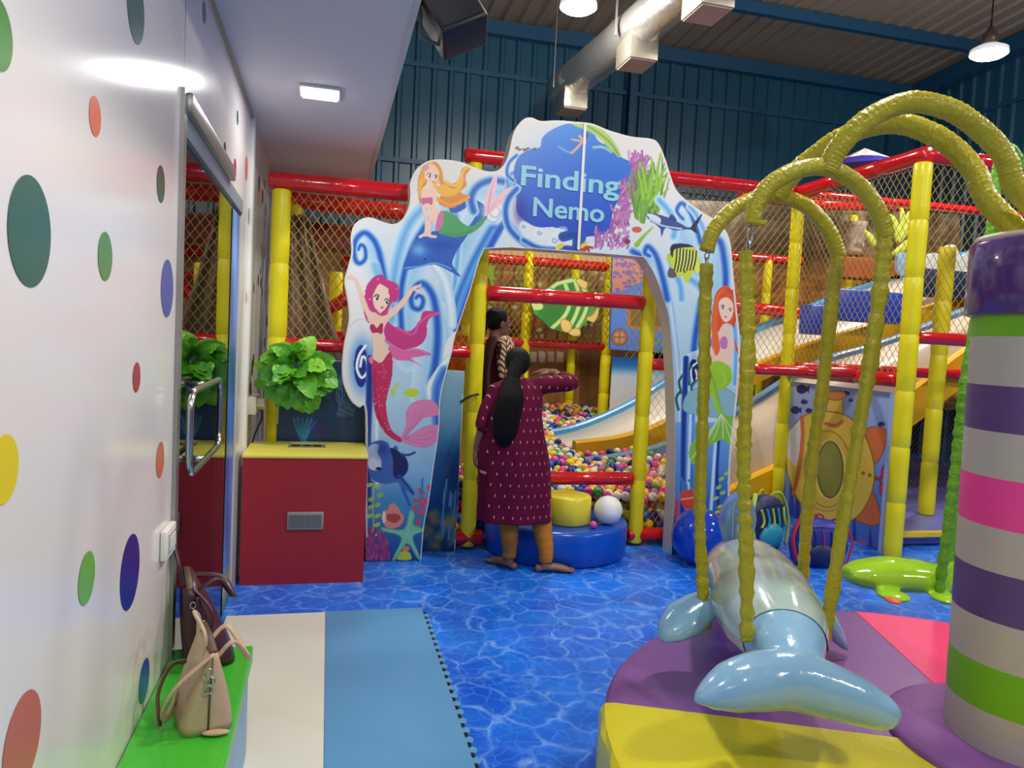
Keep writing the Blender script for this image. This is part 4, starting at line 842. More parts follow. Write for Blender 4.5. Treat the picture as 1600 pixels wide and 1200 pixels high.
def paint_sub(A):
    A.vgrad([(590, '#A9BDE0'), (700, '#7FA0DC'), (880, '#3F5CB8')])
    for (x, y, r_) in ((672, 215, 9), (640, 318, 8), (682, 278, 5), (706, 320, 5), (888, 236, 5), (912, 270, 3), (1062, 388, 5)):
        a, b = zq([(x, y)])[0]; A.ell(a, b, r_*.95, r_*.8, '#232C6C'); A.poly([(a+r_*.5, b), (a+r_*1.3, b-r_*.7), (a+r_*1.2, b+r_*.7)], '#232C6C', smooth=False)
    for (x, y) in ((930, 940), (1010, 1000), (620, 760), (650, 790)): A.poly(zq([(x-12, y+90), (x-8, y-40), (x, y-100), (x+10, y-30), (x+14, y+90)]), '#27409C')
    A.ell(*zq([(955, 985)])[0], 12, 9, '#B84A86'); A.ell(*zq([(975, 1020)])[0], 9, 9, '#B84A86'); A.poly(zq([(910, 970), (930, 1000), (900, 1010)]), '#B84A86')
    A.poly(zq([(990, 420), (1040, 400), (1085, 415), (1090, 470), (1065, 540), (1035, 580), (1000, 520)]), '#D9733C', line='#7A3A20'); A.poly(zq([(940, 850), (1010, 720), (1050, 790), (1060, 860), (1030, 890), (970, 875)]), '#D9733C', line='#7A3A20')
    A.poly(zq([(1030, 645), (1060, 650), (1070, 600), (1092, 590), (1085, 640), (1062, 665), (1085, 700), (1075, 745), (1055, 720), (1058, 670), (1030, 660)]), '#C8404C', line='#7A2030')
    A.poly(zq([(805, 260), (870, 262), (868, 360), (800, 355)]), '#E8C64A', k=2, line='#8A6A20'); A.poly(zq([(800, 230), (870, 225), (890, 245), (860, 268), (805, 262)]), '#D98A44', line='#8A5020')
    body = zq([(600, 440), (680, 350), (780, 325), (900, 350), (985, 450), (1030, 600), (1015, 730), (950, 840), (860, 875), (760, 850), (660, 770), (610, 660), (592, 540)])
    A.poly(body, '#E8C64A', line='#8A6A20', lw=1.0)
    A.poly(zq([(600, 440), (655, 375), (672, 360), (665, 480), (645, 590), (620, 570), (598, 540)]), '#E2E2E2')
    A.stroke(zq([(672, 355), (676, 450), (660, 600), (630, 730)]), 3.0, [(0, '#D9733C'), (.7, '#D9733C'), (1, '#8A3A20')]); A.stroke(zq([(790, 385), (840, 395), (870, 375)]), 3, [(0, '#D9733C'), (1, '#B85A30')])
    A.ell(*zq([(800, 610)])[0], 36, 60, '#E2BE44', line='#A88A30', lw=1.2); A.ell(*zq([(808, 612)])[0], 27, 47, '#EFD668')
    A.ell(*zq([(812, 612)])[0], 20, 44, '#8A8A3C', line='#5A5A2C', lw=1.4); A.glow(*zq([(800, 580)])[0], 12, 28, '#A0A050', .5)
    for q in ((975, 630), (1007, 640)): A.ell(*zq([q])[0], 2.2, 2.2, '#A8842C', line='#6A5A20')
    A.stroke(zq([(700, 770), (760, 810), (820, 815), (870, 790)]), 1.5, [(0, '#B8923A'), (1, '#D8B444')])
sub = flat_board('submarine_panel', [(1236, 596), (1400, 614), (1389, 876), (1221, 822)], 0, SX+0.03, 0.03, '#9FB4DC', paint_sub, 'printed panel with a yellow submarine and orange fins, between two yellow posts', 'panel', cell=0.008)
MB().box(SX+0.0, SX+0.027, SY+0.12, SY+0.16, 0.0, 1.33).build('side_strip', mat('panel_edge_strip', '#9FB4DC', rough=0.3), sub)
def paint_sea(A):
    A.vgrad([(560, '#9CC0CE'), (650, '#6C9EBC'), (715, '#1C6498'), (780, '#0C3A7C'), (870, '#0A2450')])
    A.C[(A.X < 600)] = A.C[(A.X < 600)]*.35+np.array([.02, .10, .30])*.65
    rs = np.random.RandomState(6)
    for (bx, by, w_) in ((705, 742, 26), (560, 690, 30), (500, 680, 22)): A.glow(bx, by, w_, 46, '#123E70', .8, 3)
    for k in range(5): A.stroke([(703, 770), (700-6+3*k, 735), (690+6*k, 712-rs.rand()*8)], 1.2, [(0, '#1A2F6C'), (1, '#234A84')])
    A.glow(540, 596, 16, 10, '#6FA8D4', .8, 3)
    for k in range(7): A.stroke([(528+4*k, 605), (525+4.5*k, 620), (531+4*k, 634), (527+4*k, 650)], 1.0, [(0, '#9FB0D8'), (1, '#4F86BC')], a=.8)
    for k in range(6):
        b_ = 474; A.stroke([(b_, 694), (b_+(k-2.5)*4, 672), (b_+(k-2.5)*7+rs.rand()*4, 648+rs.rand()*12)], 2.0, [(0, '#3F90C8'), (1, '#1F6AAC')])
    A.glow(500, 668, 16, 14, '#3C2C74', .7, 4); A.glow(475, 620, 24, 20, '#0F2C6C', .7, 3)
    for _ in range(60):
        x = 662+rs.rand()*56; y = 800+rs.rand()*60; A.glow(x, y, 5, 6, ['#8FA834', '#2F7A5C', '#C07A3C', '#3F5CA8'][rs.randint(4)], .6)
    for k in range(12):
        x = 690+rs.rand()*22; y = 770+rs.rand()*80; A.stroke([(x, y), (x+2, y-22)], 1.6, [(0, '#6FA8C8'), (1, '#2C6CA0')])
mural = flat_board('sea_mural_panel', [(437, 556), (726, 580), (711, 862), (424, 880)], 1, FY-0.075, 0.012, '#C8D8E0', paint_sea, 'deep blue undersea printed board between the left frame posts, behind red box and archway', 'panel', cell=0.008)
# turtle
def z5(pts): return zz(720, 380, .2333, pts)
def paint_turtle(A):
    A.C[:] = np.array([.36, .66, .30]); body = z5([(515, 455), (560, 340), (640, 265), (740, 240), (820, 290), (868, 380), (850, 480), (780, 560), (680, 590), (600, 560), (540, 500)])
    A.poly(body, '#3F8E3A'); A.glow(*z5([(620, 400)])[0], 30, 40, '#2F7A34', .5)
    for pts in ([(690, 250), (730, 380), (700, 480), (610, 570)], [(765, 250), (795, 380), (770, 480), (715, 590)], [(820, 300), (850, 380), (830, 470), (780, 560)], [(560, 350), (640, 275), (740, 250)]):
        A.stroke(z5(pts), 3.4, [(0, '#D2EE9C'), (.8, '#C4E48C'), (1, '#5FA84C')])
    A.poly(z5([(500, 330), (540, 305), (600, 300), (635, 330), (620, 350), (520, 350)]), '#E8EEF0', line='#6A7A80'); A.ell(*z5([(545, 325)])[0], 2, 2, '#20302a')
    A.poly(z5([(470, 400), (540, 400), (545, 440), (490, 445)]), '#CFE890')
    for pts in ([(670, 520), (700, 510), (740, 540), (735, 590), (700, 600), (675, 570)], [(720, 600), (760, 570), (800, 580), (795, 620), (750, 620)], [(840, 500), (880, 480), (925, 420), (920, 480), (900, 530), (860, 525)], [(770, 250), (810, 235), (848, 260), (835, 305), (800, 290)]): A.poly(z5(pts), '#F0D07A', line='#B08A3C')
flat_board('fish_cutout', z5([(470, 405), (505, 330), (560, 318), (640, 258), (740, 232), (800, 238), (850, 262), (850, 300), (878, 380), (930, 415), (922, 490), (890, 535), (850, 520), (800, 575), (805, 620), (750, 625), (715, 600), (672, 590), (600, 570), (540, 510), (490, 470)]), 1, 8.75, 0.05, '#5FA84C', paint_turtle, 'round green striped turtle-like cut-out with yellow feet hanging above the ball pit', 'cut-out', cell=0.008)
flat_board('seahorse_cutout', z5([(180, 170), (200, 140), (222, 160), (222, 220), (215, 250), (235, 310), (200, 320), (200, 260), (180, 220)]), 1, 7.2, 0.03, '#9CC838', None, 'slim light green cut-out hanging over the standing woman\'s head', 'cut-out')
flat_board('orange_board', [(700, 521), (731, 525), (727, 583), (698, 578)], 1, 6.2, 0.03, '#F07820', None, 'small orange board glimpsed between the archway and the yellow post', 'board')
def paint_back(A):
    A.C[:] = np.array([0.50, 0.36, 0.20]); A.noise(.25, 60, 2)
    rs = np.random.RandomState(8)
    for j in range(18):
        for i in range(30):
            x = 700+i*13+(j % 2)*6; y = 408+j*9
            if y < 538: A.ell(x, y, 3.6+rs.rand()*2, 2.6+rs.rand(), ['#6E8A34', '#C8C09A', '#8AA03C', '#A85A34', '#5A6A2C'][rs.randint(5)], a=.85)
    for i in range(20):
        x = 705+i*19; A.stroke([(x+8, 400), (x, 450), (x-6, 540)], 2.6, [(0, '#7A4228'), (1, '#6A3A22')])
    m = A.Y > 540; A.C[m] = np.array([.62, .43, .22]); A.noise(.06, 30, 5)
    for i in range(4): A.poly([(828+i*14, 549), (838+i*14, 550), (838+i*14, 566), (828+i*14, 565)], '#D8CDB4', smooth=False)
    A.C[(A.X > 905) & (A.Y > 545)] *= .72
    A.poly([(700, 380), (1000, 395), (1000, 412), (700, 400)], '#C8A878', smooth=False)
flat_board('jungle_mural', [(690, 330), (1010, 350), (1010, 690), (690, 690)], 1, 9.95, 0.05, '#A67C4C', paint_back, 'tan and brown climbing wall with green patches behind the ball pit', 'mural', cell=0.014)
def paint_rock(A):
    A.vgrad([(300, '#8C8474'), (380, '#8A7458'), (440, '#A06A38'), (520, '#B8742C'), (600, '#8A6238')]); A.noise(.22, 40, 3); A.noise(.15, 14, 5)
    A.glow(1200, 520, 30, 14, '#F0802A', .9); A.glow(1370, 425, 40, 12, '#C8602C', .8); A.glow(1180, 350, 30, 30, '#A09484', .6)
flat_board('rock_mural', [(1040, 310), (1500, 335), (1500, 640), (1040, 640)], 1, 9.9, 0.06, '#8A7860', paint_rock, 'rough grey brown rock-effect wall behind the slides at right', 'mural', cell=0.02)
def paint_tan(A):
    A.C[:] = np.array([.66, .54, .38]); A.noise(.05, 50, 3)
    A.poly([(485, 398), (545, 360), (600, 395), (600, 410), (545, 405), (520, 418), (485, 420)], '#9A7A4C', smooth=False); A.stroke([(512, 410), (512, 545)], 7, [(0, '#9A7A48'), (1, '#A8885A')]); A.stroke([(480, 432), (600, 436)], 5, [(0, '#8A6A40'), (1, '#A8885A')])
flat_board('tan_panel', [(485, 352), (640, 362), (640, 690), (485, 690)], 1, 7.35, 0.04, '#B89A6C', paint_tan, 'beige wooden wall panel behind the left net', 'panel', cell=0.015)
flat_board('red_board', [(460, 345), (640, 360), (640, 405), (460, 380)], 1, 7.25, 0.03, '#6A1A1C', None, 'dark red padded band under the top rail at left', 'panel')
dp = MB(); N_ = 24
def drape(u, v):
    xa = 448+u*(36+60*v**1.2); ya = 335+v*250; p = on(xa, ya, 1, 6.15); return (p.x, 6.15+0.05*math.sin(u*16+v*3)+0.03*math.sin(u*33), p.z)
dp.add([drape(i/N_, j/N_) for j in range(N_+1) for i in range(N_+1)], [[j*(N_+1)+i, j*(N_+1)+i+1, (j+1)*(N_+1)+i+1, (j+1)*(N_+1)+i] for j in range(N_) for i in range(N_)], 0, True)
tag(dp.build('draped_sheet', mat('grey_drape', '#8C7F70', rough=0.3)), 'wrinkled grey-brown plastic sheet hanging behind the left net', 'sheet')
def paint_house(A):
    A.vgrad([(400, '#C88A78'), (455, '#C88A78'), (456, '#5A86D8'), (560, '#5A86D8')])
    rs = np.random.RandomState(3)
    for _ in range(110): A.ell(958+rs.rand()*90, 400+rs.rand()*58, 3.2, 2.2, '#7A68B0')
    A.poly([(950, 470), (990, 445), (1045, 425), (1045, 480), (950, 480)], '#5A86D8', smooth=False)
    A.poly([(979, 468), (1040, 470), (1040, 517), (985, 514), (979, 508)], '#B07A50', smooth=False); A.poly([(984, 473), (1036, 475), (1036, 511), (986, 509)], '#7A6A3C', smooth=False)
    A.ell(968, 527, 12, 13, '#B07A50', line='#6A4A30'); A.ell(968, 527, 8, 9, '#C89A70'); A.stroke([(968, 516), (968, 538)], 1.4, [(0, '#9A6A44'), (1, '#9A6A44')]); A.stroke([(958, 527), (979, 527)], 1.4, [(0, '#9A6A44'), (1, '#9A6A44')])
    for (x, y, c) in ((1015, 534, '#C84A6C'), (1026, 534, '#6FA834'), (1020, 545, '#C84A6C'), (1030, 547, '#3A8A4C')): A.ell(x, y, 3.6, 4, c)
flat_board('house_panel', [(957, 400), (1044, 406), (1040, 552), (953, 546)], 1, 8.7, 0.04, '#4F78C8', paint_house, 'blue printed house panel with round and square windows above the slide', 'panel', cell=0.01)
# far themed pieces seen through the nets
tr_ = thing('turret_roof', (5.6, 8.6, 3.6), 'low purple and white pointed roof poking above the nets', 'roof')
a, b, c = at(1338, 232, 8.6), at(1290, 268, 8.6), at(1405, 272, 8.6); cx_ = (b.x+c.x)/2; zb_ = c.z-0.02; R_ = (c.x-b.x)/2*1.05
MB().add([(cx_+R_*math.cos(k*math.pi/4+.39), 8.6+R_*math.sin(k*math.pi/4+.39), zb_) for k in range(8)]+[(cx_, 8.6, a.z)], [[k, (k+1) % 8, 8] for k in range(8)]+[list(range(8))[::-1]], 0).build('roof_skirt', mat('turret_purple', '#3A349C', rough=0.4), tr_)
MB().add([(cx_+R_*.55*math.cos(k*math.pi/8)*(1.1 if k % 2 else .8), 8.6+R_*.55*math.sin(k*math.pi/8)*(1.1 if k % 2 else .8), zb_+(a.z-zb_)*(.45 if not k % 2 else .35)+0.02) for k in range(16)]+[(cx_, 8.6, a.z+0.02)], [[k, (k+1) % 16, 16] for k in range(16)]+[list(range(16))[::-1]], 0).build('snow_cap', mat('turret_white', '#E6E2DC', rough=0.5), tr_)
def solid_px(name, px, Y, d, m, label, cat, bev=0.02):
    a, b = at(px[0], px[1], Y), at(px[2], px[3], Y); o = MB().box(a.x, b.x, Y, Y+d, min(a.z, b.z), max(a.z, b.z), bev=bev).build(name, m); return tag(o, label, cat)
sp_ = at(1335, 372, 8.2); s_ = MB().rings([(sp_.x, 8.2, sp_.z-.22+k*.06, .13+.02*math.sin(k*2), .12+.02*math.cos(k)) for k in range(8)], 20, rf=lambda i, a: 1+.05*math.sin(a*7)).build('tree_stump', mat('stump_print', '#9A8A7C', rough=0.8, var=.3, vscale=20)); tag(s_, 'grey-brown tree stump prop standing behind the net at right', 'stump')
lf = MB()
for (pts) in ([(1390, 335), (1398, 350), (1402, 378)], [(1408, 322), (1410, 350), (1400, 378)], [(1420, 330), (1415, 358), (1404, 380)], [(1350, 360), (1362, 375), (1368, 385)], [(1422, 372), (1410, 388), (1392, 398)]):
    P = [at(x, y, 8.0) for x, y in pts]; P = [Vector(p) for p in spline(P, 5)]; lf.tube(P, [.012+.045*math.sin(math.pi*i/(len(P)-1)) for i in range(len(P))], 8, flat=(.4, 1), up=(0, 1, 0))
tag(lf.build('banana_plant', mat('prop_leaf', '#AFC04A', rough=0.5)), 'yellow-green leafy plant prop beside the stump', 'plant prop')
m_bf = mat('blue_foam', '#1F4FC0', rough=0.35); m_nf = mat('navy_foam', '#16305C', rough=0.4)
solid_px('foam_block', (1264, 522, 1300, 478), 7.06, .2, m_bf, 'short blue foam block hanging at the left end of the blue row', 'foam block')
solid_px('foam_block', (1303, 500, 1412, 458), 7.06, .2, m_bf, 'long blue foam block behind the nets beside the tall yellow post', 'foam block')
solid_px('foam_block', (1440, 462, 1600, 432), 7.06, .2, m_nf, 'long navy foam block right of the tall yellow post', 'foam block')
solid_px('foam_block', (1320, 432, 1410, 408), 8.0, .3, mat('orange_foam', '#B8602C', rough=0.6), 'rust orange foam block under the stump and leaves', 'foam block')
wv = mat('cloud_white', '#D8DCDC', rough=0.5)
flat_board('cloud_cutout', [(1440, 425), (1442, 405), (1460, 395), (1475, 400), (1480, 385), (1492, 383), (1502, 400), (1518, 395), (1525, 415), (1500, 425), (1470, 430)], 1, 7.4, 0.05, '#D8DCDC', None, 'white cloud-shaped cut-out above the navy foam block', 'cut-out', smooth=4)
flat_board('cloud_cutout', [(1403, 420), (1404, 400), (1414, 394), (1424, 402), (1424, 425), (1412, 430)], 1, 7.4, 0.05, '#9CC8DC', None, 'pale blue cloud-shaped cut-out beside the tall yellow post', 'cut-out', smooth=4)

# ------------------------------------------------------------------ slides
def divider(px, Y0, Y1, h, m, parent, top=None, name='divider'):
    P = [at(x, y, Y0) for x, y in spline(px, 5)]; n = len(P); vs = []
    for p in P: vs += [(p.x, Y0, p.z-h), (p.x, Y0, p.z-.02), (p.x, Y0+.02, p.z), (p.x, Y1-.02, p.z), (p.x, Y1, p.z-.02), (p.x, Y1, p.z-h)]
    fs = [[i*6+k, i*6+(k+1) % 6, (i+1)*6+(k+1) % 6, (i+1)*6+k] for i in range(n-1) for k in range(6)]+[list(range(6)), [(n-1)*6+k for k in range(6)][::-1]]
    MB().add(vs, fs).build(name, m, parent)
    return P
def lane(Pa, Ya, Pb, Yb, drop, m, parent, name='slide_lane'):
    def zat(P, x):
        xs = [p.x for p in P]; return float(np.interp(x, xs, [p.z for p in P]))
    x0 = max(Pa[0].x, Pb[0].x)-0.05; x1 = min(Pa[-1].x, Pb[-1].x); n = 40; vs = []
    for i in range(n+1):
        x = x0+(x1-x0)*i/n; za_, zb_ = zat(Pa, x)-drop, zat(Pb, x)-drop; zm = min(za_, zb_)-.01
        vs += [(x, Ya, za_), (x, (Ya+Yb)/2, (za_+zb_)/2-.02), (x, Yb, zb_), (x, Yb, zb_-.05), (x, Ya, za_-.05)]
    MB().add(vs, [[i*5+k, i*5+(k+1) % 5, (i+1)*5+(k+1) % 5, (i+1)*5+k] for i in range(n) for k in range(5)], 0, True).build(name, m, parent)
m_sb = mat('slide_blue', '#58AAE4', rough=0.3); m_sy = mat('slide_yellow', '#F0B818', rough=0.3); m_sc = mat('slide_cream', '#EAE2D0', rough=0.3); m_sg = mat('slide_grey_blue', '#6E98B8', rough=0.35); m_sbe = mat('slide_beige', '#CDBBA4', rough=0.35)
sl = thing('wave_slide', (4.0, 8.2, 0.5), 'upper wavy slide with blue and yellow side walls running down into the ball pit', 'slide')
PA = divider([(862, 672), (900, 664), (950, 645), (1000, 620), (1035, 597), (1100, 560), (1180, 512), (1240, 488), (1320, 455), (1400, 428), (1515, 392), (1600, 372)], 8.0, 8.12, .22, m_sb, sl)
PB = divider([(900, 690), (960, 683), (1000, 673), (1035, 660), (1100, 625), (1180, 571), (1240, 545), (1320, 518), (1415, 490), (1511, 458), (1600, 425)], 7.3, 7.42, .22, m_sy, sl)
lane(PB, 7.42, PA, 8.0, .07, m_sc, sl)
s2 = thing('wave_slide', (4.0, 7.2, 0.5), 'lower wavy slide with grey-blue and yellow side walls nearer the nets', 'slide')
PC = divider([(915, 716), (960, 711), (1000, 703), (1035, 694), (1100, 668), (1180, 623), (1231, 590), (1299, 556), (1354, 540), (1415, 520), (1508, 482), (1600, 450)], 6.95, 7.05, .2, m_sg, s2)
PD = divider([(1120, 778), (1170, 748), (1215, 727), (1260, 703), (1340, 660), (1430, 606), (1511, 545), (1600, 500)], 6.68, 6.78, .42, m_sy, s2)
lane(PD, 6.78, PC, 6.95, .07, m_sbe, s2)
sw_ = sheet_of('slide_back_wall', [(at(952, 640, 8.8).x, .55), (at(1050, 560, 8.8).x+1.2, .55), (at(1050, 560, 8.8).x+1.2, at(1000, 556, 8.8).z), (at(952, 640, 8.8).x, at(955, 556, 8.8).z)], lambda a, b: np.stack([a, 8.8+0*a, b], 1), board_map(1, 8.8), .02,
    lambda A: A.vgrad([(556, '#1466C8'), (572, '#3C96E4'), (588, '#CFDDE8'), (640, '#E0DED4')]), sl)
tag(MB().box(SX+0.15, 7.4, 5.2, 5.26, .101, .14).build('yellow_step', mat('yellow_step', '#E8C818', rough=0.35)), 'low yellow step strip on the lavender mat behind the submarine panel', 'step')

# ------------------------------------------------------------------ soft podium, large balls
pd = tag(MB().rings([(1.775, 5.45, 0.0, .535, .535), (1.775, 5.45, .02, .555, .555), (1.775, 5.45, .235, .555, .555), (1.775, 5.45, .255, .54, .54), (1.775, 5.45, .26, .51, .51)], 56).build('soft_disc', mat('blue_vinyl', '#0F52C0', rough=0.22)), 'large round blue padded disc on the floor in the archway opening', 'soft disc')
yc = at(886, 800, 5.25)
tag(MB().rings([(yc.x, 5.25, .261, .17, .17), (yc.x, 5.25, .275, .182, .182), (yc.x, 5.25, .455, .178, .178), (yc.x, 5.25, .47, .165, .165), (yc.x, 5.25, .472, .14, .14)], 40).build('soft_cylinder', mat('yellow_vinyl', '#EBDD3C', rough=0.25)), 'short yellow padded cylinder standing on the blue disc', 'soft cylinder')
wb = at(950, 801, 5.16); tag(MB().ball((wb.x, 5.16, .261+.107), .107, 32, 20).build('white_ball', mat('white_ball', '#F0F0EE', rough=0.45)), 'big plain white ball resting on the blue disc', 'ball')
pb = at(927, 817, 5.03); tag(MB().ball((pb.x, 5.03, .261+.028), .028, 18, 12).build('pink_ball', mat('ball_pink', '#F0509C', rough=0.3)), 'small pink ball lying on the blue disc in front of the yellow cylinder', 'ball')
bb = on(1092, 845, 1, 4.95); t = thing('blue_balloon', (bb.x, 4.95, 0), 'shiny blue balloon on the floor against the archway\'s right foot', 'balloon')
MB().ball((bb.x, 4.95, .215), (.205, .205, .213), 36, 24).build('balloon_skin', mat('balloon_blue', '#1040B8', rough=0.12, coat=.6), t)
MB().rings([(bb.x-.14, 4.88, .0+.012*k, .01+.006*abs(k-1), .01+.006*abs(k-1)) for k in range(3)], 10).build('balloon_knot', mat('balloon_blue'), t)

# ------------------------------------------------------------------ ball pit
bcols = [('#F0509C', 'pink'), ('#F2C61E', 'yellow'), ('#EEEAD8', 'white'), ('#16348C', 'navy blue'), ('#4FAE3A', 'green'), ('#F4D84A', 'pale yellow'), ('#1F5CC4', 'blue')]
bw = [.2, .2, .25, .16, .08, .05, .06]
rnd = random.Random(21)
bme = []
for h_, nm in bcols:
    b_ = MB().ball((0, 0, 0), .0395, 16, 10); bme.append(b_.mesh('pit_ball', mat('ball_'+nm.replace(' ', '_'), h_, rough=0.28)))
def pitz(x, y): return .37+.085*max(0, y-5.75)+.035*math.sin(x*5.1+1)*math.sin(y*4.3)
cand = []
y = 5.66; row = 0
def slidehit(x, y, z):
    for (P1, P2, ya, yb) in ((PA, PB, 7.24, 8.18), (PC, PC, 6.89, 7.11), (PD, PD, 6.62, 6.96)):
        if ya < y < yb and x > min(P1[0].x, P2[0].x)-.05 and z < max(float(np.interp(x, [p.x for p in P], [p.z for p in P])) for P in (P1, P2))+.05: return True
    return False
def blocked(x, y, z):
    return (math.hypot(x-1.775, y-5.45) < .60 and z < .305) or (math.hypot(x-yc.x, y-5.25) < .23 and z < .52) or math.hypot(x-1.27, y-5.74) < .25
while y < 9.8:
    x = .80+(row % 2)*.037
    while x < 3.4+max(0, y-6.2)*.4:
        xx, yy = x+rnd.uniform(-.005, .005), y+rnd.uniform(-.005, .005)
        z = pitz(xx, yy)+rnd.uniform(-.02, .025)
        under = (y > 7.7 and x > 3.9+0*(y)) or (7.3 < y < 7.9 and x > 4.4) or (y > 6.8 and x > 4.6)
        if not blocked(xx, yy, z) and not slidehit(xx, yy, z): cand.append((xx, yy, z))
        x += .082
    y += .072; row += 1
for lay in range(5):
    for rowy in (5.66, 5.74, 5.92, 6.00, 6.08):
        x = .8+(lay % 2)*.041
        while x < 3.5:
            z = .045+lay*.080
            if z < pitz(x, rowy)-.11:
                xx, yy = x+rnd.uniform(-.003, .003), rowy+rnd.uniform(-.002, .002)
                if not blocked(xx, yy, z): cand.append((xx, yy, z))
            x += .083
def in_view(p):
    d = Vector(p)-EYE; z = d.dot(_f); px = CX+FPX*d.dot(_r)/z; py = CY-FPX*d.dot(_u)/z
    return (862 < px < 1048 and 600 < py < 850) or (716 < px < 748 and 600 < py < 850) or (px > 1000 and px < 1036 and py < 820 and py > 600)
vis = sorted([p for p in cand if in_view(p)], key=lambda p: (Vector(p)-EYE).length)
front = set(vis[:300]); rest = [p for p in cand if p not in front]
for p in vis[:300]:
    k = rnd.choices(range(7), bw)[0]; o = bpy.data.objects.new('pit_ball', bme[k]); COL.objects.link(o); o.location = p
    d = Vector(p)-EYE; z_ = d.dot(_f); px_ = CX+FPX*d.dot(_r)/z_; py_ = CY-FPX*d.dot(_u)/z_
    zx = 'left of the women' if px_ < 750 else ('beside the woman' if px_ < 925 else ('left of right yellow post' if px_ < 990 else 'right of right yellow post'))
    zy = 'below red rail' if py_ > 750 else ('just above red rail' if py_ > 715 else 'well above red rail')
    tag(o, bcols[k][1]+' pit ball '+zy+', '+zx, 'ball', bcols[k][1]+' pit balls '+zy+', '+zx)
vs, fs, mi = [], [], []
proto = MB().ball((0, 0, 0), .0395, 10, 7); pv = np.array(proto.v)
off = 0; rm = MB()
for p in rest:
    k = rnd.choices(range(7), bw)[0]; rm.add([tuple(q) for q in (pv+np.array(p))], proto.f, k, True)
me = rm.mesh('pit_balls', [mat('ball_'+nm.replace(' ', '_')) for h_, nm in bcols]); o = bpy.data.objects.new('pit_balls', me); COL.objects.link(o); fix_normals(o)
tag(o, 'mixed pink, yellow, white, blue and green play balls filling the rest of the pit', 'play balls', kind='stuff')
bp_ = thing('ball_pit', (2.2, 8.0, 0), 'padded blue base of the ball pit, underneath the loose play balls', 'ball pit')
MB().box(1.0, 3.35, 6.16, 9.8, 0.0, .26, bev=.02).build('pit_base', mat('pit_base', '#3A5A80', rough=0.5), bp_)
# ------------------------------------------------------------------ carousel with hanging inflatables
rn = random.Random(11)
ca = thing('carousel', (2.27, 1.92, 0), 'round padded carousel with a striped centre column and curved yellow arms', 'carousel')
CXX, CYY, CR, CZ = 2.27, 1.92, 1.36, 0.30
m_pur = mat('purple_vinyl', '#84529A', rough=0.34, bump=0.1, bscale=60); m_pnk = mat('pink_vinyl', '#F2407C', rough=0.4, bump=0.25, bscale=150); m_yv = mat('yellow_pad_vinyl', '#D8CC20', rough=0.34, bump=0.25, bscale=120)
MB().rings([(CXX, CYY, 0.0, 1.30, 1.30), (CXX, CYY, .20, 1.30, 1.30)], 72).build('platform_base', mat('dark_blue_base', '#123C84', rough=0.5), ca)
for (a0, a1, m_, nm, r_, hz) in ((72, 157, m_pur, 'purple_pad', CR, 0), (157, 290, m_yv, 'yellow_pad', CR+.012, .008), (-10, 72, m_pnk, 'pink_pad', CR, .002), (-70, -10, m_pur, 'purple_pad', CR, 0)):
    n = max(8, int((a1-a0)/2.5)); A_ = [math.radians(a0+(a1-a0)*k/n) for k in range(n+1)]; vs = []
    prof = [(.20, CZ+hz), (r_-.05, CZ+hz), (r_-.018, CZ-.006+hz), (r_-.004, CZ-.02), (r_, CZ-.05), (r_, .09 if nm != 'yellow_pad' else .02), (r_-.02, .07 if nm != 'yellow_pad' else .015), (.20, .07)]
    for a in A_:
        for j, (rr_q, z) in enumerate(prof):
            wob = .006*math.sin(a*40) if (nm == 'yellow_pad' and 3 <= j <= 6) else 0
            vs.append((CXX+(rr_q+wob)*math.cos(a), CYY+(rr_q+wob)*math.sin(a), z))
    k_ = len(prof); fs = [[i*k_+j, i*k_+(j+1) % k_, (i+1)*k_+(j+1) % k_, (i+1)*k_+j] for i in range(n) for j in range(k_)]+[list(range(k_)), [n*k_+j for j in range(k_)][::-1]]
    MB().add(vs, fs, 0, False).build(nm, m_, ca)
# column
kx, ky = 2.355, 1.95
bands = [(.31, .40, 'g'), (.40, .47, 'g'), (.47, .62, 'n'), (.62, .77, 'g'), (.77, .93, 'p'), (.93, 1.075, 'g'), (1.075, 1.235, 'k'), (1.235, 1.385, 'g'), (1.385, 1.535, 'p'), (1.535, 1.695, 'g'), (1.695, 1.765, 'n')]
cm = {'g': 0, 'n': 1, 'p': 2, 'k': 3}
mc = [mat('column_grey', '#B4AAA4', rough=0.45, bump=.15, bscale=200), mat('column_green', '#6FAF12', rough=0.45, bump=.15, bscale=200), mat('column_purple', '#5A3A78', rough=0.4, bump=.15, bscale=200), mat('column_pink', '#EE3C96', rough=0.45, bump=.15, bscale=200)]
co = MB()
def cr(z): return .236+.020*(z-.3)/1.7
for z0, z1, c in bands: co.rings([(kx, ky, z0, cr(z0), cr(z0)), (kx, ky, (z0+z1)/2, cr((z0+z1)/2)+.001, cr((z0+z1)/2)+.001), (kx, ky, z1, cr(z1), cr(z1))], 48, cm[c], cap=False)
co.build('column', mc, ca)
MB().rings([(kx, ky, .301, .43, .43), (kx, ky, .325, .42, .42), (kx, ky, .335, .39, .39), (kx, ky, .335, .1, .1)], 48).build('column_foot', m_pur, ca)
MB().rings([(kx, ky, 1.765, .266, .266), (kx, ky, 1.77, .279, .279), (kx, ky, 2.00, .279, .279), (kx, ky, 2.012, .27, .27)], 48).build('column_cap', mat('cap_purple', '#553277', rough=0.2, coat=.5), ca)
MB().rings([(kx, ky, 2.012, .262, .262), (kx, ky, 2.03, .262, .262)], 48).build('top_plate', mat('plate_cream', '#D8CDB8', rough=0.5), ca)
m_slv = mat('olive_yellow_sleeve', '#A89E12', rough=0.3, bump=0.8, bscale=45); m_gslv = mat('green_sleeve', '#5FA01C', rough=0.32, bump=0.8, bscale=45)
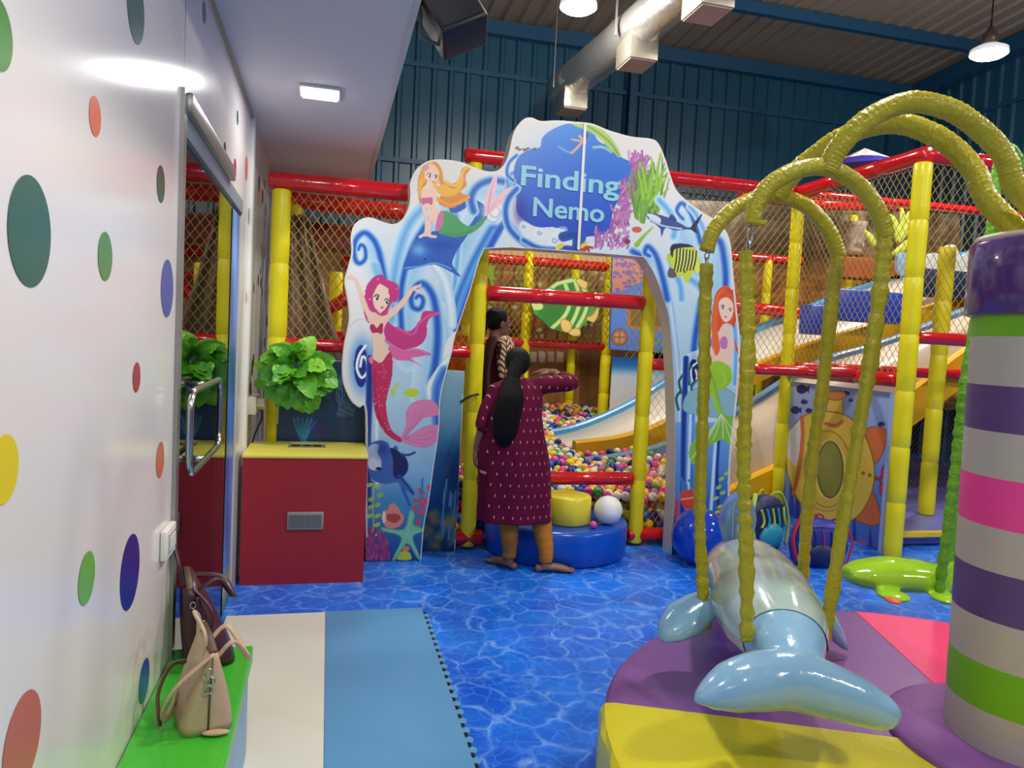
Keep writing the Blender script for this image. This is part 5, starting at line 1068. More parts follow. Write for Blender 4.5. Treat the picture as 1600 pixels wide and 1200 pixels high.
def sleeve(pts3, r, name, m, ruffle=0.12, n=14, seg=26, r1=None):
    P = [Vector(p) for p in spline(pts3, seg)]; N = len(P); rw = random.Random(len(P)+int(r*1e4)); R = []
    for i in range(N):
        q = 1+ruffle*(rw.random()-.5)*.9+ruffle*.35*math.sin(i*1.7+rw.random()); rr0 = r+((r1 or r)-r)*i/N; R.append(rr0*q)
    ph = [rw.random()*6 for _ in range(N)]
    for i in range(1, N): ph[i] = ph[i-1]+.5*(rw.random()-.3)
    return MB().tube(P, R, n, rf=lambda i, a: 1+ruffle*.55*math.sin(3*a+ph[i])+ruffle*.3*math.sin(5*a-ph[i]*2)).build(name, m, ca)
def yp(pts): return [at(x, y, Y) for x, y, Y in pts]
sleeve([(2.33, 1.93, 2.03)]+yp([(1592, 300, 1.96), (1572, 250, 1.97), (1535, 205, 1.99), (1485, 172, 2.01), (1420, 160, 2.04), (1360, 184, 2.07), (1312, 228, 2.10), (1291, 268, 2.12)]), .034, 'arm', m_slv, .07)
sleeve([(2.26, 2.02, 2.03)]+yp([(1545, 315, 2.10), (1520, 265, 2.16), (1470, 217, 2.24), (1400, 192, 2.34), (1330, 208, 2.44), (1270, 245, 2.53), (1228, 285, 2.58), (1212, 308, 2.6)]), .038, 'arm', m_slv, .07)
nh = sleeve(yp([(1177, 350, 2.12), (1180, 325, 2.12), (1200, 292, 2.12), (1240, 268, 2.12), (1290, 262, 2.12), (1338, 286, 2.12), (1372, 330, 2.12), (1385, 368, 2.12)]), .028, 'hanger_hoop', m_slv, .06)
fh = sleeve(yp([(1104, 392, 2.6), (1114, 362, 2.6), (1145, 328, 2.6), (1180, 310, 2.6), (1215, 306, 2.6), (1260, 322, 2.6), (1296, 362, 2.6), (1311, 398, 2.6)]), .029, 'hanger_hoop', m_slv, .06)
st_nl = yp([(1166, 392, 2.12), (1168, 480, 2.12), (1166, 600, 2.1), (1163, 720, 2.1), (1166, 850, 2.08), (1166, 1000, 2.06)])
sleeve(st_nl, .021, 'strap_sleeve', m_slv, .30, seg=20)
st_nr = yp([(1385, 362, 2.12), (1376, 440, 2.12), (1360, 560, 2.12), (1338, 700, 2.14), (1312, 850, 2.16), (1285, 1012, 2.18)])
sleeve(st_nr, .024, 'strap_sleeve', m_slv, .24, seg=20, r1=.021)
st_fl = yp([(1104, 412, 2.6), (1100, 520, 2.6), (1098, 660, 2.6), (1094, 800, 2.6), (1097, 900, 2.6), (1102, 984, 2.58)])
sleeve(st_fl, .022, 'strap_sleeve', m_slv, .24, seg=20)
st_fr = yp([(1311, 396, 2.6), (1300, 470, 2.6), (1285, 600, 2.62), (1270, 720, 2.64), (1258, 840, 2.68), (1252, 945, 2.72)])
sleeve(st_fr, .026, 'strap_sleeve', m_slv, .20, seg=20, r1=.023)
for (a, b, Y) in (((1178, 338), (1167, 396), 2.12), ((1105, 382), (1104, 416), 2.6)):
    pa, pb_ = at(a[0], a[1], Y), at(b[0], b[1], Y); mb = MB()
    for k in range(3):
        c = pa.lerp(pb_, (k+.5)/3); L = (pa-pb_).length/4.2; mb.tube([(c.x+(.009*math.cos(t) if k % 2 else 0), Y+(0 if k % 2 else .009*math.cos(t)), c.z+L*math.sin(t)) for t in [2*math.pi*q/14 for q in range(14)]], .0028, 6, closed=True, up=(1, 1, 0))
    mb.build('chain', m_chrome, ca)
# bare end of the near hoop: torn cover flap
pa = at(1172, 342, 2.12); MB().tube([pa+Vector((-.01, 0, .01)), pa+Vector((.005, -.02, -.015)), pa+Vector((.04, -.03, -.012)), pa+Vector((.028, -.03, -.035))], [.012, .011, .009, .003], 8, flat=(1, .4)).build('loose_flap', m_slv, ca)
# green ride on the far side
hx0 = at(1552, 345, 3.3).x
sleeve([(2.50, 2.0, 2.03), (2.75, 2.25, 2.36), (3.3, 2.8, 2.52), (3.85, 3.3, 2.36)], .03, 'arm', m_gslv, .08)
sleeve([(hx0, 3.3, at(1552, 345, 3.3).z), at(1556, 285, 3.3), at(1580, 235, 3.3), (3.85, 3.3, 2.36), (4.25, 3.3, 2.3), (4.36, 3.3, 2.1)], .032, 'hanger_hoop', m_gslv, .06)
sleeve([(hx0, 3.3, at(1552, 345, 3.3).z), at(1530, 470, 3.3), at(1508, 590, 3.3), at(1497, 700, 3.3), at(1482, 810, 3.3), at(1466, 932, 3.3)], .026, 'strap_sleeve', m_gslv, .24, seg=20)
sleeve([at(1560, 330, 3.5), at(1506, 720, 3.5), at(1494, 800, 3.5), at(1480, 905, 3.5)], .024, 'strap_sleeve', m_gslv, .22, seg=20)
sleeve([(4.36, 3.3, 2.1), (4.32, 3.3, 1.2), (4.2, 3.3, .45)], .024, 'strap_sleeve', m_gslv, .2, seg=20)

# dolphin ride
dl = thing('inflatable_dolphin', (1.65, 2.5, .45), 'shiny light blue inflatable dolphin hanging from the yellow straps, tail towards the viewer', 'inflatable')
m_dol = mat('dolphin_vinyl', '#86B4D4', rough=0.2, coat=.5, bump=.6, bscale=13)
spine = yp([(1238, 1048, 1.93), (1228, 1010, 2.06), (1212, 975, 2.25), (1192, 940, 2.5), (1176, 912, 2.75), (1162, 890, 3.0), (1152, 884, 3.25), (1146, 900, 3.5), (1140, 922, 3.72)])
rad = [.075, .125, .175, .195, .195, .175, .14, .085, .03]
SP = [Vector(p) for p in spline(spine, 8)]; RD = np.interp(np.arange(len(SP))/8.0, range(9), rad)
db = MB().tube(SP, list(RD), 24, flat=(.86, 1.0), up=(0, 0, 1))
cp = yp([(1094, 1100, 1.87), (1100, 1090, 1.87), (1140, 1074, 1.88), (1185, 1064, 1.9), (1235, 1062, 1.92), (1285, 1076, 1.9), (1335, 1094, 1.87), (1385, 1118, 1.84), (1400, 1128, 1.83)])
db.tube([Vector(p) for p in spline(cp, 6)], list(np.interp(np.arange(49)/6.0, range(9), [.012, .035, .078, .094, .098, .092, .080, .054, .018])), 22, flat=(.92, 1.05), up=(0, 0, 1))
fuse(db, 'dolphin_body', m_dol, dl, vox=.011, smooth=3)
sd = []; i0, i1 = 9, 36
T_ = MB().tube(SP[i0:i1], [r*1.018+.001 for r in RD[i0:i1]], 28, flat=(.86, 1.0), up=(0, 0, 1), cap=False)
n_q = 28; keep = [f for f in T_.f if all(((v % n_q) <= 9 or (v % n_q) >= 19) for v in f)]; T_.f = keep; T_.m = [0]*len(keep); T_.sm = [True]*len(keep)
T_.build('saddle_panel', mat('saddle_vinyl', '#A9BFBB', rough=0.14, coat=.6, bump=.3, bscale=7), dl)
for (i_, c_, w_) in ((36, '#A78CC4', .020), (39, '#2F6E7C', .008)):
    MB().tube([SP[i_]-(SP[i_+1]-SP[i_]).normalized()*w_, SP[i_], SP[i_]+(SP[i_+1]-SP[i_]).normalized()*w_], [RD[i_]*1.012, RD[i_]*1.022, RD[i_]*1.012], 28, flat=(.86, 1), up=(0, 0, 1), cap=False).build('printed_band', mat('band_'+c_[1:], c_, rough=0.2), dl)
def fin(px, Y, halfw, name, m, vox=.01, tilt=0):
    P = [Vector(p) for p in spline([at(x, y, Yy) for x, y, Yy in px], 6)]; W = list(np.interp(np.arange(len(P))/6.0, range(len(halfw)), halfw))
    return MB().tube(P, W, 18, flat=(.55, 1), up=(0, -.3, 1)).build(name, m, dl)
fin([(1120, 925, 2.62), (1095, 948, 2.6), (1068, 968, 2.58), (1046, 988, 2.56), (1036, 1002, 2.55)], 2.6, [.03, .075, .088, .06, .012], 'pectoral_fin', m_dol)
fin([(1245, 925, 2.75), (1268, 945, 2.74), (1292, 970, 2.72), (1312, 998, 2.70), (1324, 1014, 2.69)], 2.7, [.03, .075, .08, .05, .012], 'pectoral_fin', m_dol)
m_clr = mat('clear_blue_vinyl', '#A9CBEA', rough=0.08, trans=.75, coat=.6); m_clr.node_tree.nodes['Principled BSDF'].inputs['IOR'].default_value = 1.12
b0, b1 = at(1150, 856, 2.95), at(1152, 768, 3.02)
MB().ball((b0+b1)/2+Vector((0, 0, .01)), (.088, .07, (b1.z-b0.z)/2+.03), 24, 16, df=lambda d: 1-.22*max(0, d.z)+.05*d.x).build('dorsal_fin', m_clr, dl)
for s_ in (-1, 1): MB().ball(SP[58 if len(SP) > 58 else -6]+Vector((s_*.075, 0, .03)), .018, 12, 8).build('eye', m_black, dl)

# green crocodile ride
cg = thing('inflatable_crocodile', (3.3, 3.4, .3), 'lime green inflatable crocodile hanging low behind the carousel column', 'inflatable')
m_cro = mat('croc_vinyl', '#9AD026', rough=0.16, coat=.6, bump=.4, bscale=10)
cb = MB(); cpts = [at(1322, 898, 3.5), at(1345, 897, 3.5), at(1385, 897, 3.48), at(1430, 900, 3.45), at(1475, 905, 3.42), at(1520, 905, 3.4), at(1580, 905, 3.36), at(1640, 905, 3.3)]
CPn = [Vector(p) for p in spline(cpts, 6)]; cb.tube(CPn, list(np.interp(np.arange(len(CPn))/6.0, range(8), [.04, .09, .115, .11, .095, .13, .12, .03])), 20, flat=(.85, 1.3), up=(0, 0, 1))
for (x, y, Y) in ((1395, 930, 3.3), (1480, 935, 3.25), (1560, 938, 3.2)): p = at(x, y, Y); cb.ball(p, (.09, .10, .022), 16, 8)
fuse(cb, 'crocodile_body', m_cro, cg, vox=.012, smooth=4)
a_ = at(1395, 938, 3.22); MB().ball(a_, (.04, .05, .012), 12, 6).build('claws', mat('claw_red', '#D8603C', rough=.4), cg)
# ------------------------------------------------------------------ people
m_skin = mat('brown_skin', '#8E6350', rough=0.5); m_hair = mat('black_hair', '#080606', rough=0.5, bump=1.0, bscale=60, spec=.2)
for n_ in [n for n in m_hair.node_tree.nodes if n.type == 'TEX_NOISE']:
    mp_ = m_hair.node_tree.nodes.new('ShaderNodeMapping'); mp_.inputs['Scale'].default_value = (2.2, 2.2, .12); src_ = n_.inputs['Vector'].links[0].from_socket
    m_hair.node_tree.links.new(src_, mp_.inputs[0]); m_hair.node_tree.links.new(mp_.outputs[0], n_.inputs['Vector'])
def limb(mb, pts, rad, n=16, flat=(1, 1)):
    P = [Vector(p) for p in spline(pts, 5)]; mb.tube(P, list(np.interp(np.arange(len(P))/5.0, range(len(rad)), rad)), n, flat=flat)
    for q, r in ((P[0], rad[0]), (P[-1], rad[-1])): mb.ball(q, r*.98, 12, 8)
def hand(mb, w, d, pn, s=1.0, side=1, curl=.35):
    """w wrist, d direction of the fingers, pn palm normal (towards the palm side)"""
    d = Vector(d).normalized(); pn = Vector(pn); pn = (pn-d*pn.dot(d)).normalized(); t = d.cross(pn)*side
    Rm_ = Matrix((t, pn, d)).transposed(); w = Vector(w)
    mb.ball(w+d*.045*s, (.040*s, .016*s, .052*s), 16, 10, rot=Rm_)
    for i, (off, L, r) in enumerate(((.027, .070, .0085), (.009, .078, .0088), (-.009, .073, .0085), (-.026, .058, .0075))):
        b = w+d*.085*s+t*off*s; a = curl*(1+.15*i); p = b; dirv = d.copy(); P = [b-d*.02*s, b]
        for k, f in enumerate((.45, .32, .23)):
            ang = a*(k+1)*.8; dv = d*math.cos(ang)+pn*math.sin(ang); p = p+dv*L*f*s; P.append(p)
        mb.tube(P, [r*s, r*s, r*s*.97, r*s*.92, r*s*.8], 10); mb.ball(P[-1], r*s*.8, 8, 6)
    b = w+d*.025*s+t*.030*s; P = [b-t*.012*s, b+t*.012*s+d*.012*s, b+t*.022*s+d*.036*s+pn*.008*s, b+t*.020*s+d*.058*s+pn*.016*s]
    mb.tube(P, [.012*s, .0115*s, .010*s, .008*s], 10); mb.ball(P[-1], .008*s, 8, 6)
def foot(mb, ankle, toe_dir, L=.23, gz=0.0):
    d = Vector(toe_dir).normalized(); a = Vector(ankle); h = Vector((a.x, a.y, gz)); s = Vector((-d.y, d.x, 0))
    P = [h-d*.045+Vector((0, 0, .032)), h+Vector((0, 0, .042)), h+d*L*.35+Vector((0, 0, .040)), h+d*L*.58+Vector((0, 0, .028)), h+d*L*.72+Vector((0, 0, .020))]
    mb.tube(P, [.026, .034, .036, .037, .030], 16, flat=(.72, 1), up=(0, 0, 1))
    mb.ball(P[0], .027, 12, 8)
    for i in range(5):
        o = s*(.030-.015*i); l = (.060, .056, .052, .045, .036)[i]; r = (.012, .0095, .009, .0085, .008)[i]
        q = P[-1]+o*.95-d*.012; mb.tube([q, q+d*l*.6, q+d*l-Vector((0, 0, .006))], [r, r, r*.8], 8); mb.ball(q+d*l-Vector((0, 0, .006)), r*.8, 8, 6)
def head(mb, c, fw, up=(0, 0, 1), s=1.0):
    c = Vector(c); f = Vector(fw).normalized(); u = Vector(up); u = (u-f*u.dot(f)).normalized(); r = f.cross(u); Rm_ = Matrix((r, f, u)).transposed()
    def L(x, y, z): return c+Rm_ @ Vector((x*s, y*s, z*s))
    mb.ball(L(0, -.008, .018), (.076*s, .094*s, .092*s), 24, 16, rot=Rm_); mb.ball(L(0, .030, -.040), (.056*s, .060*s, .068*s), 20, 14, rot=Rm_); mb.ball(L(0, .068, -.088), (.022*s, .018*s, .018*s), 12, 8, rot=Rm_)
    mb.tube([L(0, .084, .012), L(0, .096, -.012), L(0, .108, -.030)], [.009*s, .011*s, .014*s], 10); 
    for q in (-1, 1):
        mb.ball(L(q*.012, .096, -.034), .009*s, 8, 6); mb.ball(L(q*.032, .076, -.012), (.022*s, .012*s, .016*s), 12, 8, rot=Rm_); mb.ball(L(q*.078, -.006, -.012), (.009*s, .018*s, .030*s), 12, 8, rot=Rm_)
        mb.ball(L(q*.030, .080, .026), (.022*s, .008*s, .006*s), 10, 6, rot=Rm_)
    mb.ball(L(0, .088, -.058), (.022*s, .009*s, .006*s), 12, 6, rot=Rm_); mb.ball(L(0, .086, -.067), (.019*s, .009*s, .006*s), 12, 6, rot=Rm_)
    return L, Rm_
def face_parts(L, Rm_, s, body):
    for q in (-1, 1):
        e = MB().ball(L(q*.031, .0845, .006), (.013*s, .007*s, .0075*s), 12, 8, rot=Rm_).build('eye', mat('eye_white', '#E8E4E0', rough=.2), body)
        MB().ball(L(q*.031, .0895, .006), (.0055*s, .003*s, .0055*s), 10, 6, rot=Rm_).build('iris', m_black, e)
        MB().tube([L(q*.014, .088, .030), L(q*.030, .0885, .036), L(q*.050, .076, .028)], [.002*s, .003*s, .0015*s], 6).build('eyebrow', m_hair, body)
    MB().ball(L(0, .0925, -.0625), (.020*s, .0055*s, .008*s), 14, 8, rot=Rm_).build('lips', mat('lips', '#7A3A38', rough=.4), body)
def dots_mat(name, base, dot, nx, nz, rx, rz, rough=.75):
    m = mat(name, base, rough=rough, bump=.5, bscale=12, spec=.15); nt = m.node_tree; N = nt.nodes; L = nt.links; b = N['Principled BSDF']
    tc = N.new('ShaderNodeTexCoord'); sp = N.new('ShaderNodeSeparateXYZ'); L.new(tc.outputs['Object'], sp.inputs[0])
    def mth(op, a, b_=None):
        n = N.new('ShaderNodeMath'); n.operation = op
        for i, v in enumerate((a, b_)):
            if v is None: continue
            if isinstance(v, (int, float)): n.inputs[i].default_value = v
            else: L.new(v, n.inputs[i])
        return n.outputs[0]
    u = mth('MULTIPLY', mth('ADD', sp.outputs['X'], mth('MULTIPLY', sp.outputs['Y'], .4)), nx); v = mth('MULTIPLY', sp.outputs['Z'], nz)
    row = mth('FLOOR', v); off = mth('MULTIPLY', mth('MODULO', row, 2.0), .5); fu = mth('SUBTRACT', mth('FRACT', mth('ADD', u, off)), .5); fv = mth('SUBTRACT', mth('FRACT', v), .5)
    d = mth('ADD', mth('POWER', mth('DIVIDE', mth('ABSOLUTE', fu), rx), 2.0), mth('POWER', mth('DIVIDE', mth('ABSOLUTE', fv), rz), 2.0)); k = mth('LESS_THAN', d, 1.0)
    mx = N.new('ShaderNodeMixRGB'); mx.inputs[1].default_value = hexc(base); mx.inputs[2].default_value = hexc(dot); L.new(k, mx.inputs[0]); L.new(mx.outputs[0], b.inputs['Base Color'])
    return m
def leaf_mat():
    m = mat('leaf_print_sleeve', '#5A1C2C', rough=.7); nt = m.node_tree; N = nt.nodes; L = nt.links; b = N['Principled BSDF']
    tc = N.new('ShaderNodeTexCoord'); sp = N.new('ShaderNodeSeparateXYZ'); L.new(tc.outputs['Object'], sp.inputs[0])
    def mth(op, a, b_=None):
        n = N.new('ShaderNodeMath'); n.operation = op
        for i, v in enumerate((a, b_)):
            if v is None: continue
            if isinstance(v, (int, float)): n.inputs[i].default_value = v
            else: L.new(v, n.inputs[i])
        return n.outputs[0]
    z = mth('ABSOLUTE', mth('SUBTRACT', mth('FRACT', mth('MULTIPLY', mth('ADD', sp.outputs['X'], mth('MULTIPLY', sp.outputs['Y'], .6)), 15.0)), .5))
    v = mth('FRACT', mth('SUBTRACT', mth('MULTIPLY', sp.outputs['Z'], 24.0), mth('MULTIPLY', z, 2.2)))
    k = mth('MULTIPLY', mth('GREATER_THAN', v, .38), mth('GREATER_THAN', z, .05)); k = mth('MULTIPLY', k, mth('LESS_THAN', z, .44))
    mx = N.new('ShaderNodeMixRGB'); mx.inputs[1].default_value = hexc('#4A1624'); mx.inputs[2].default_value = hexc('#D8BE94'); L.new(k, mx.inputs[0]); L.new(mx.outputs[0], b.inputs['Base Color'])
    return m
# --- woman with the long hair, seen from behind
p1 = thing('person', (1.50, 4.92, 0), 'woman from behind in dotted maroon kurta and mustard leggings, long black hair, arm raised', 'person')
b1_ = MB(); hc = at(808, 570, 4.93); L1, R1 = head(b1_, hc, (.10, 1, -.12))
nk = hc+Vector((0, -.015, -.11)); shL, shR = at(776, 609, 4.93), at(838, 604, 4.93); hipc = at(804, 735, 4.93)
limb(b1_, [hc+Vector((0, -.01, -.06)), nk, nk+Vector((0, 0, -.06))], [.050, .050, .06])
b1_.rings([(hipc.x, 4.93, hipc.z-.12, .15, .11), (hipc.x, 4.93, hipc.z, .17, .12), (hipc.x, 4.93, hipc.z+.15, .13, .10), (hipc.x+.01, 4.93, hipc.z+.32, .15, .10), (nk.x, 4.93, nk.z-.08, .13, .085), (nk.x, 4.93, nk.z-.02, .06, .05)], 24)
elR, wrR = at(893, 598, 4.86), at(862, 581, 5.08); elL, wrL = at(755, 662, 4.90), at(744, 702, 4.98)
limb(b1_, [shR, elR], [.045, .038]); limb(b1_, [elR, wrR], [.038, .024]); hand(b1_, wrR, (-.75, .6, .03), (0, .5, -1), side=1, curl=.3)
limb(b1_, [shL, elL], [.045, .038]); limb(b1_, [elL, wrL], [.037, .024]); hand(b1_, wrL, (-.05, .1, -1), (1, 0, 0), side=-1, curl=.4)
anL, anR = Vector((at(796, 872, 4.96).x, 4.97, .07)), Vector((at(852, 878, 4.86).x, 4.86, .07))
limb(b1_, [(hipc.x-.08, 4.93, hipc.z-.08), (at(794, 800, 4.93).x, 4.93, .44), anL], [.085, .055, .036]); limb(b1_, [(hipc.x+.08, 4.93, hipc.z-.08), (at(843, 805, 4.93).x, 4.93, .44), anR], [.085, .055, .036])
foot(b1_, anL, (-.55, .85, 0)); foot(b1_, anR, (.93, -.10, 0))
body1 = fuse(b1_, 'body', m_skin, p1, vox=.0055, smooth=2)
face_parts(L1, R1, 1.0, body1)
m_kurta = dots_mat('maroon_dotted_cotton', '#5E0A30', '#CE9C9C', 19, 13.5, .062, .14)
k1 = MB()
def ring_px(y, xl, xr, Y=4.93, d=.75, pad=0.0):
    a, b = at(xl, y, Y), at(xr, y, Y); return ((a.x+b.x)/2, Y, (a.z+b.z)/2, (b.x-a.x)/2+pad, ((b.x-a.x)/2+pad)*d)
rg = [ring_px(812, 747, 862, d=.62), ring_px(790, 748, 861, d=.62), ring_px(755, 749, 860, d=.64), ring_px(725, 747, 859, d=.66), ring_px(700, 748, 855, d=.68), ring_px(672, 753, 849, d=.7), ring_px(645, 757, 846, d=.72), ring_px(620, 760, 848, d=.68), ring_px(604, 764, 848, d=.6), ring_px(596, 782, 834, d=.7), ring_px(590, 793, 823, d=.8)]
def fold(i, a): return 1+(.035*max(0, (7-i))/7)*math.sin(a*7+.6*math.sin(i*.7))+.01*math.sin(a*13+i)
k1.rings(rg, 56, rf=fold)
limb(k1, [shR+Vector((-.03, 0, 0)), (shR+elR)/2+Vector((0, 0, .004)), elR, elR.lerp(wrR, .45)], [.066, .060, .055, .046], 20)
limb(k1, [shL+Vector((.03, 0, 0)), (shL+elL)/2+Vector((-.008, 0, 0)), elL+Vector((-.004, 0, -.01))], [.062, .058, .052], 20)
kz = fuse(k1, 'kurta', m_kurta, p1, vox=.009, smooth=2)
lg = MB()
m_must = mat('mustard_cotton', '#B8741C', rough=.8, bump=.6, bscale=14)
for (kn, an) in (((at(794, 800, 4.93).x, 4.93, .50), anL), ((at(843, 805, 4.93).x, 4.93, .50), anR)):
    P = [Vector(p) for p in spline([kn, (kn[0]*.6+an.x*.4, (kn[1]*.6+an.y*.4)-.008, .30), (an.x, an.y, .16), (an.x, an.y, .085)], 8)]
    MB().tube(P, [r*(1+.03*math.sin(i*1.9)) for i, r in enumerate(np.interp(np.arange(len(P))/8.0, range(4), [.078, .068, .052, .047]))], 20).build('legging', m_must, p1)
# hair: cap and long loose ponytail down the back
hb = MB(); hb.ball(L1(0, -.020, .022), (.090, .100, .098), 24, 18, rot=R1); 
tail = [L1(0, -.10, .02), at(801, 590, 4.80), at(798, 620, 4.765), at(792, 650, 4.76), at(789, 678, 4.76), at(787, 698, 4.775)]
P = [Vector(p) for p in spline(tail, 8)]; hb.tube(P, list(np.interp(np.arange(len(P))/8.0, range(6), [.055, .050, .092, .100, .085, .03])), 28, flat=(.36, 1), up=(0, -1, 0), rf=lambda i, a: 1+.05*math.sin(a*9+i*.12)+.03*math.sin(a*17))
fuse(hb, 'hair', m_hair, p1, vox=.006, smooth=1)
for an in (anL, anR): MB().tube([(an.x+.044*math.cos(t), an.y+.044*math.sin(t), .066+.006*math.sin(t)) for t in [2*math.pi*k/24 for k in range(24)]], .0025, 6, closed=True, up=(0, 0, 1)).build('anklet', m_chrome, p1)
cw = elR.lerp(wrR, .78); dw = (wrR-elR).normalized(); uu = dw.cross(Vector((0, 0, 1))).normalized(); vv = dw.cross(uu)
for q in (0, .012): MB().tube([cw+dw*q+uu*.031*math.cos(t)+vv*.031*math.sin(t) for t in [2*math.pi*k/20 for k in range(20)]], .003, 6, closed=True, up=dw).build('bangle', mat('bangle_metal', '#C8B08A', rough=.2, metal=1), p1)
# --- woman in profile behind her, standing on the blue disc
PZ = .261
p2 = thing('person', (1.27, 5.74, PZ), 'half-hidden woman in profile, dark hair tied back, maroon dress with cream leaf-print sleeve', 'person')
Y2 = 5.74; b2 = MB(); hc2 = at(779, 505, Y2); L2, R2 = head(b2, hc2, (1, .28, -.16), s=1.02)
nk2 = hc2+Vector((-.03, 0, -.12)); bc = at(776, 640, Y2).x
limb(b2, [hc2+Vector((-.01, 0, -.06)), nk2, nk2+Vector((0, 0, -.05))], [.048, .047, .06])
b2.rings([(bc, Y2, PZ+.70, .10, .15), (bc, Y2, PZ+.85, .11, .16), (bc, Y2, PZ+1.02, .09, .12), (bc, Y2, PZ+1.20, .10, .15), (bc-.005, Y2, PZ+1.32, .08, .15), (nk2.x, Y2, nk2.z-.01, .05, .06)], 24)
s2a, s2b = Vector((bc+.005, Y2-.16, PZ+1.30)), Vector((bc+.005, Y2+.16, PZ+1.30))
e2a, w2a = Vector((bc+.02, Y2-.17, PZ+1.04)), Vector((bc+.22, Y2-.12, PZ+.98)); e2b, w2b = Vector((bc+.02, Y2+.18, PZ+1.04)), Vector((bc+.22, Y2+.14, PZ+1.0))
for s_, e_, w_, sd_ in ((s2a, e2a, w2a, 1), (s2b, e2b, w2b, -1)):
    limb(b2, [s_, e_], [.046, .038]); limb(b2, [e_, w_], [.036, .024]); hand(b2, w_, (1, 0, .1), (0, .4*sd_, -1), side=sd_, curl=.5)
for s_ in (-.08, .08):
    limb(b2, [(bc, Y2+s_, PZ+.72), (bc+.01, Y2+s_, PZ+.42), (bc-.01, Y2+s_, PZ+.07)], [.085, .055, .036]); foot(b2, (bc-.01, Y2+s_, PZ+.07), (1, .05, 0), gz=PZ)
body2 = fuse(b2, 'body', m_skin, p2, vox=.0055, smooth=2); face_parts(L2, R2, 1.02, body2)
k2 = MB(); k2.rings([(bc, Y2, PZ+.40, .17, .20), (bc, Y2, PZ+.62, .155, .19), (bc, Y2, PZ+.85, .135, .18), (bc, Y2, PZ+1.03, .11, .15), (bc, Y2, PZ+1.20, .125, .165), (bc-.005, Y2, PZ+1.33, .10, .165), (nk2.x-.004, Y2, nk2.z-.015, .058, .07)], 48, rf=lambda i, a: 1+.03*max(0, 4-i)/4*math.sin(a*8+i))
fuse(k2, 'dress', mat('maroon_cotton', '#4A1222', rough=.8, bump=.5, bscale=12, spec=.15), p2, vox=.010, smooth=2)
m_leaf = leaf_mat()
for s_, e_ in ((s2a, e2a), (s2b, e2b)):
    q = MB(); limb(q, [s_+Vector((0, 0, .01)), (s_+e_)/2, e_+Vector((.005, 0, 0))], [.072, .066, .056], 20); q.build('sleeve', m_leaf, p2)
sh = MB(); P = [Vector(p) for p in spline([(bc-.085, Y2-.12, PZ+1.36), (bc-.125, Y2-.15, PZ+1.18), (bc-.13, Y2-.15, PZ+.9), (bc-.14, Y2-.15, PZ+.6), (bc-.14, Y2-.15, PZ+.36)], 8)]
sh.tube(P, [.085+.012*math.sin(i*.5) for i in range(len(P))], 20, flat=(.35, 1), up=(-1, 0, 0)).build('dupatta', mat('dark_maroon_shawl', '#341018', rough=.85, bump=.6, bscale=16), p2)
for s_ in (-.08, .08): MB().tube([(bc+.01, Y2+s_, PZ+.46), (bc, Y2+s_, PZ+.28), (bc-.01, Y2+s_, PZ+.09)], [.075, .065, .05], 18).build('trouser', mat('dark_trousers', '#2C1018', rough=.8), p2)
h2 = MB(); h2.ball(L2(0, -.024, .026), (.084, .100, .098), 24, 18, rot=R2); P = [Vector(p) for p in spline([L2(0, -.10, -.02), L2(0, -.135, -.07), L2(0, -.13, -.14), L2(0, -.12, -.22)], 6)]
h2.tube(P, list(np.interp(np.arange(len(P))/6.0, range(4), [.04, .042, .036, .014])), 16, rf=lambda i, a: 1+.05*math.sin(a*7)); fuse(h2, 'hair', m_hair, p2, vox=.006, smooth=1)
MB().tube([L2(.036*math.cos(t), -.112, -.045+.036*math.sin(t)) for t in [2*math.pi*k/16 for k in range(16)]], .006, 6, closed=True).build('hair_tie', mat('hair_tie_red', '#7A1C24', rough=.6), p2)
# ------------------------------------------------------------------ red counter box, plant, bags
bx = thing('red_box_counter', (-0.1, 5.0, 0), 'tall plain red laminate box with a yellow top and grey socket plate beside the door', 'cabinet')
zt_ = .822; bkY = min(on(565, 690, 2, zt_).y, 5.38)
MB().box(-.484, .272, 4.775, bkY-.01, 0, zt_-.02).build('box_body', mat('red_laminate', '#9C1A26', rough=.5, bump=.05, bscale=100), bx)
MB().box(-.488, .276, 4.770, bkY, zt_-.02, zt_, bev=.003).build('box_top', mat('yellow_laminate', '#E8DE5C', rough=.35), bx)
a, b = at(449, 800, 4.772), at(505, 827, 4.772)
pl = MB().box(a.x, b.x, 4.764, 4.775, b.z, a.z, bev=.003).build('socket_plate', mat('plate_grey', '#8A8C88', rough=.4), bx); w_ = (b.x-a.x-.02)/4
for k in range(4): MB().box(a.x+.012+k*w_, a.x+.006+(k+1)*w_, 4.760, 4.764, b.z+.018, a.z-.018).build('rocker', mat('rocker_grey', '#5E646A', rough=.4), pl)
c_ = on(480, 697, 2, zt_+.003); tp_ = MB().box(c_.x-.12, c_.x+.12, c_.y-.05, c_.y+.05, zt_+.0005, zt_+.006).build('top_plate', mat('plate_grey2', '#77786A', rough=.4), bx)
for k in range(3): MB().box(c_.x-.10+k*.07, c_.x-.045+k*.07, c_.y-.03, c_.y+.03, zt_+.006, zt_+.008).build('slot', m_black, tp_)
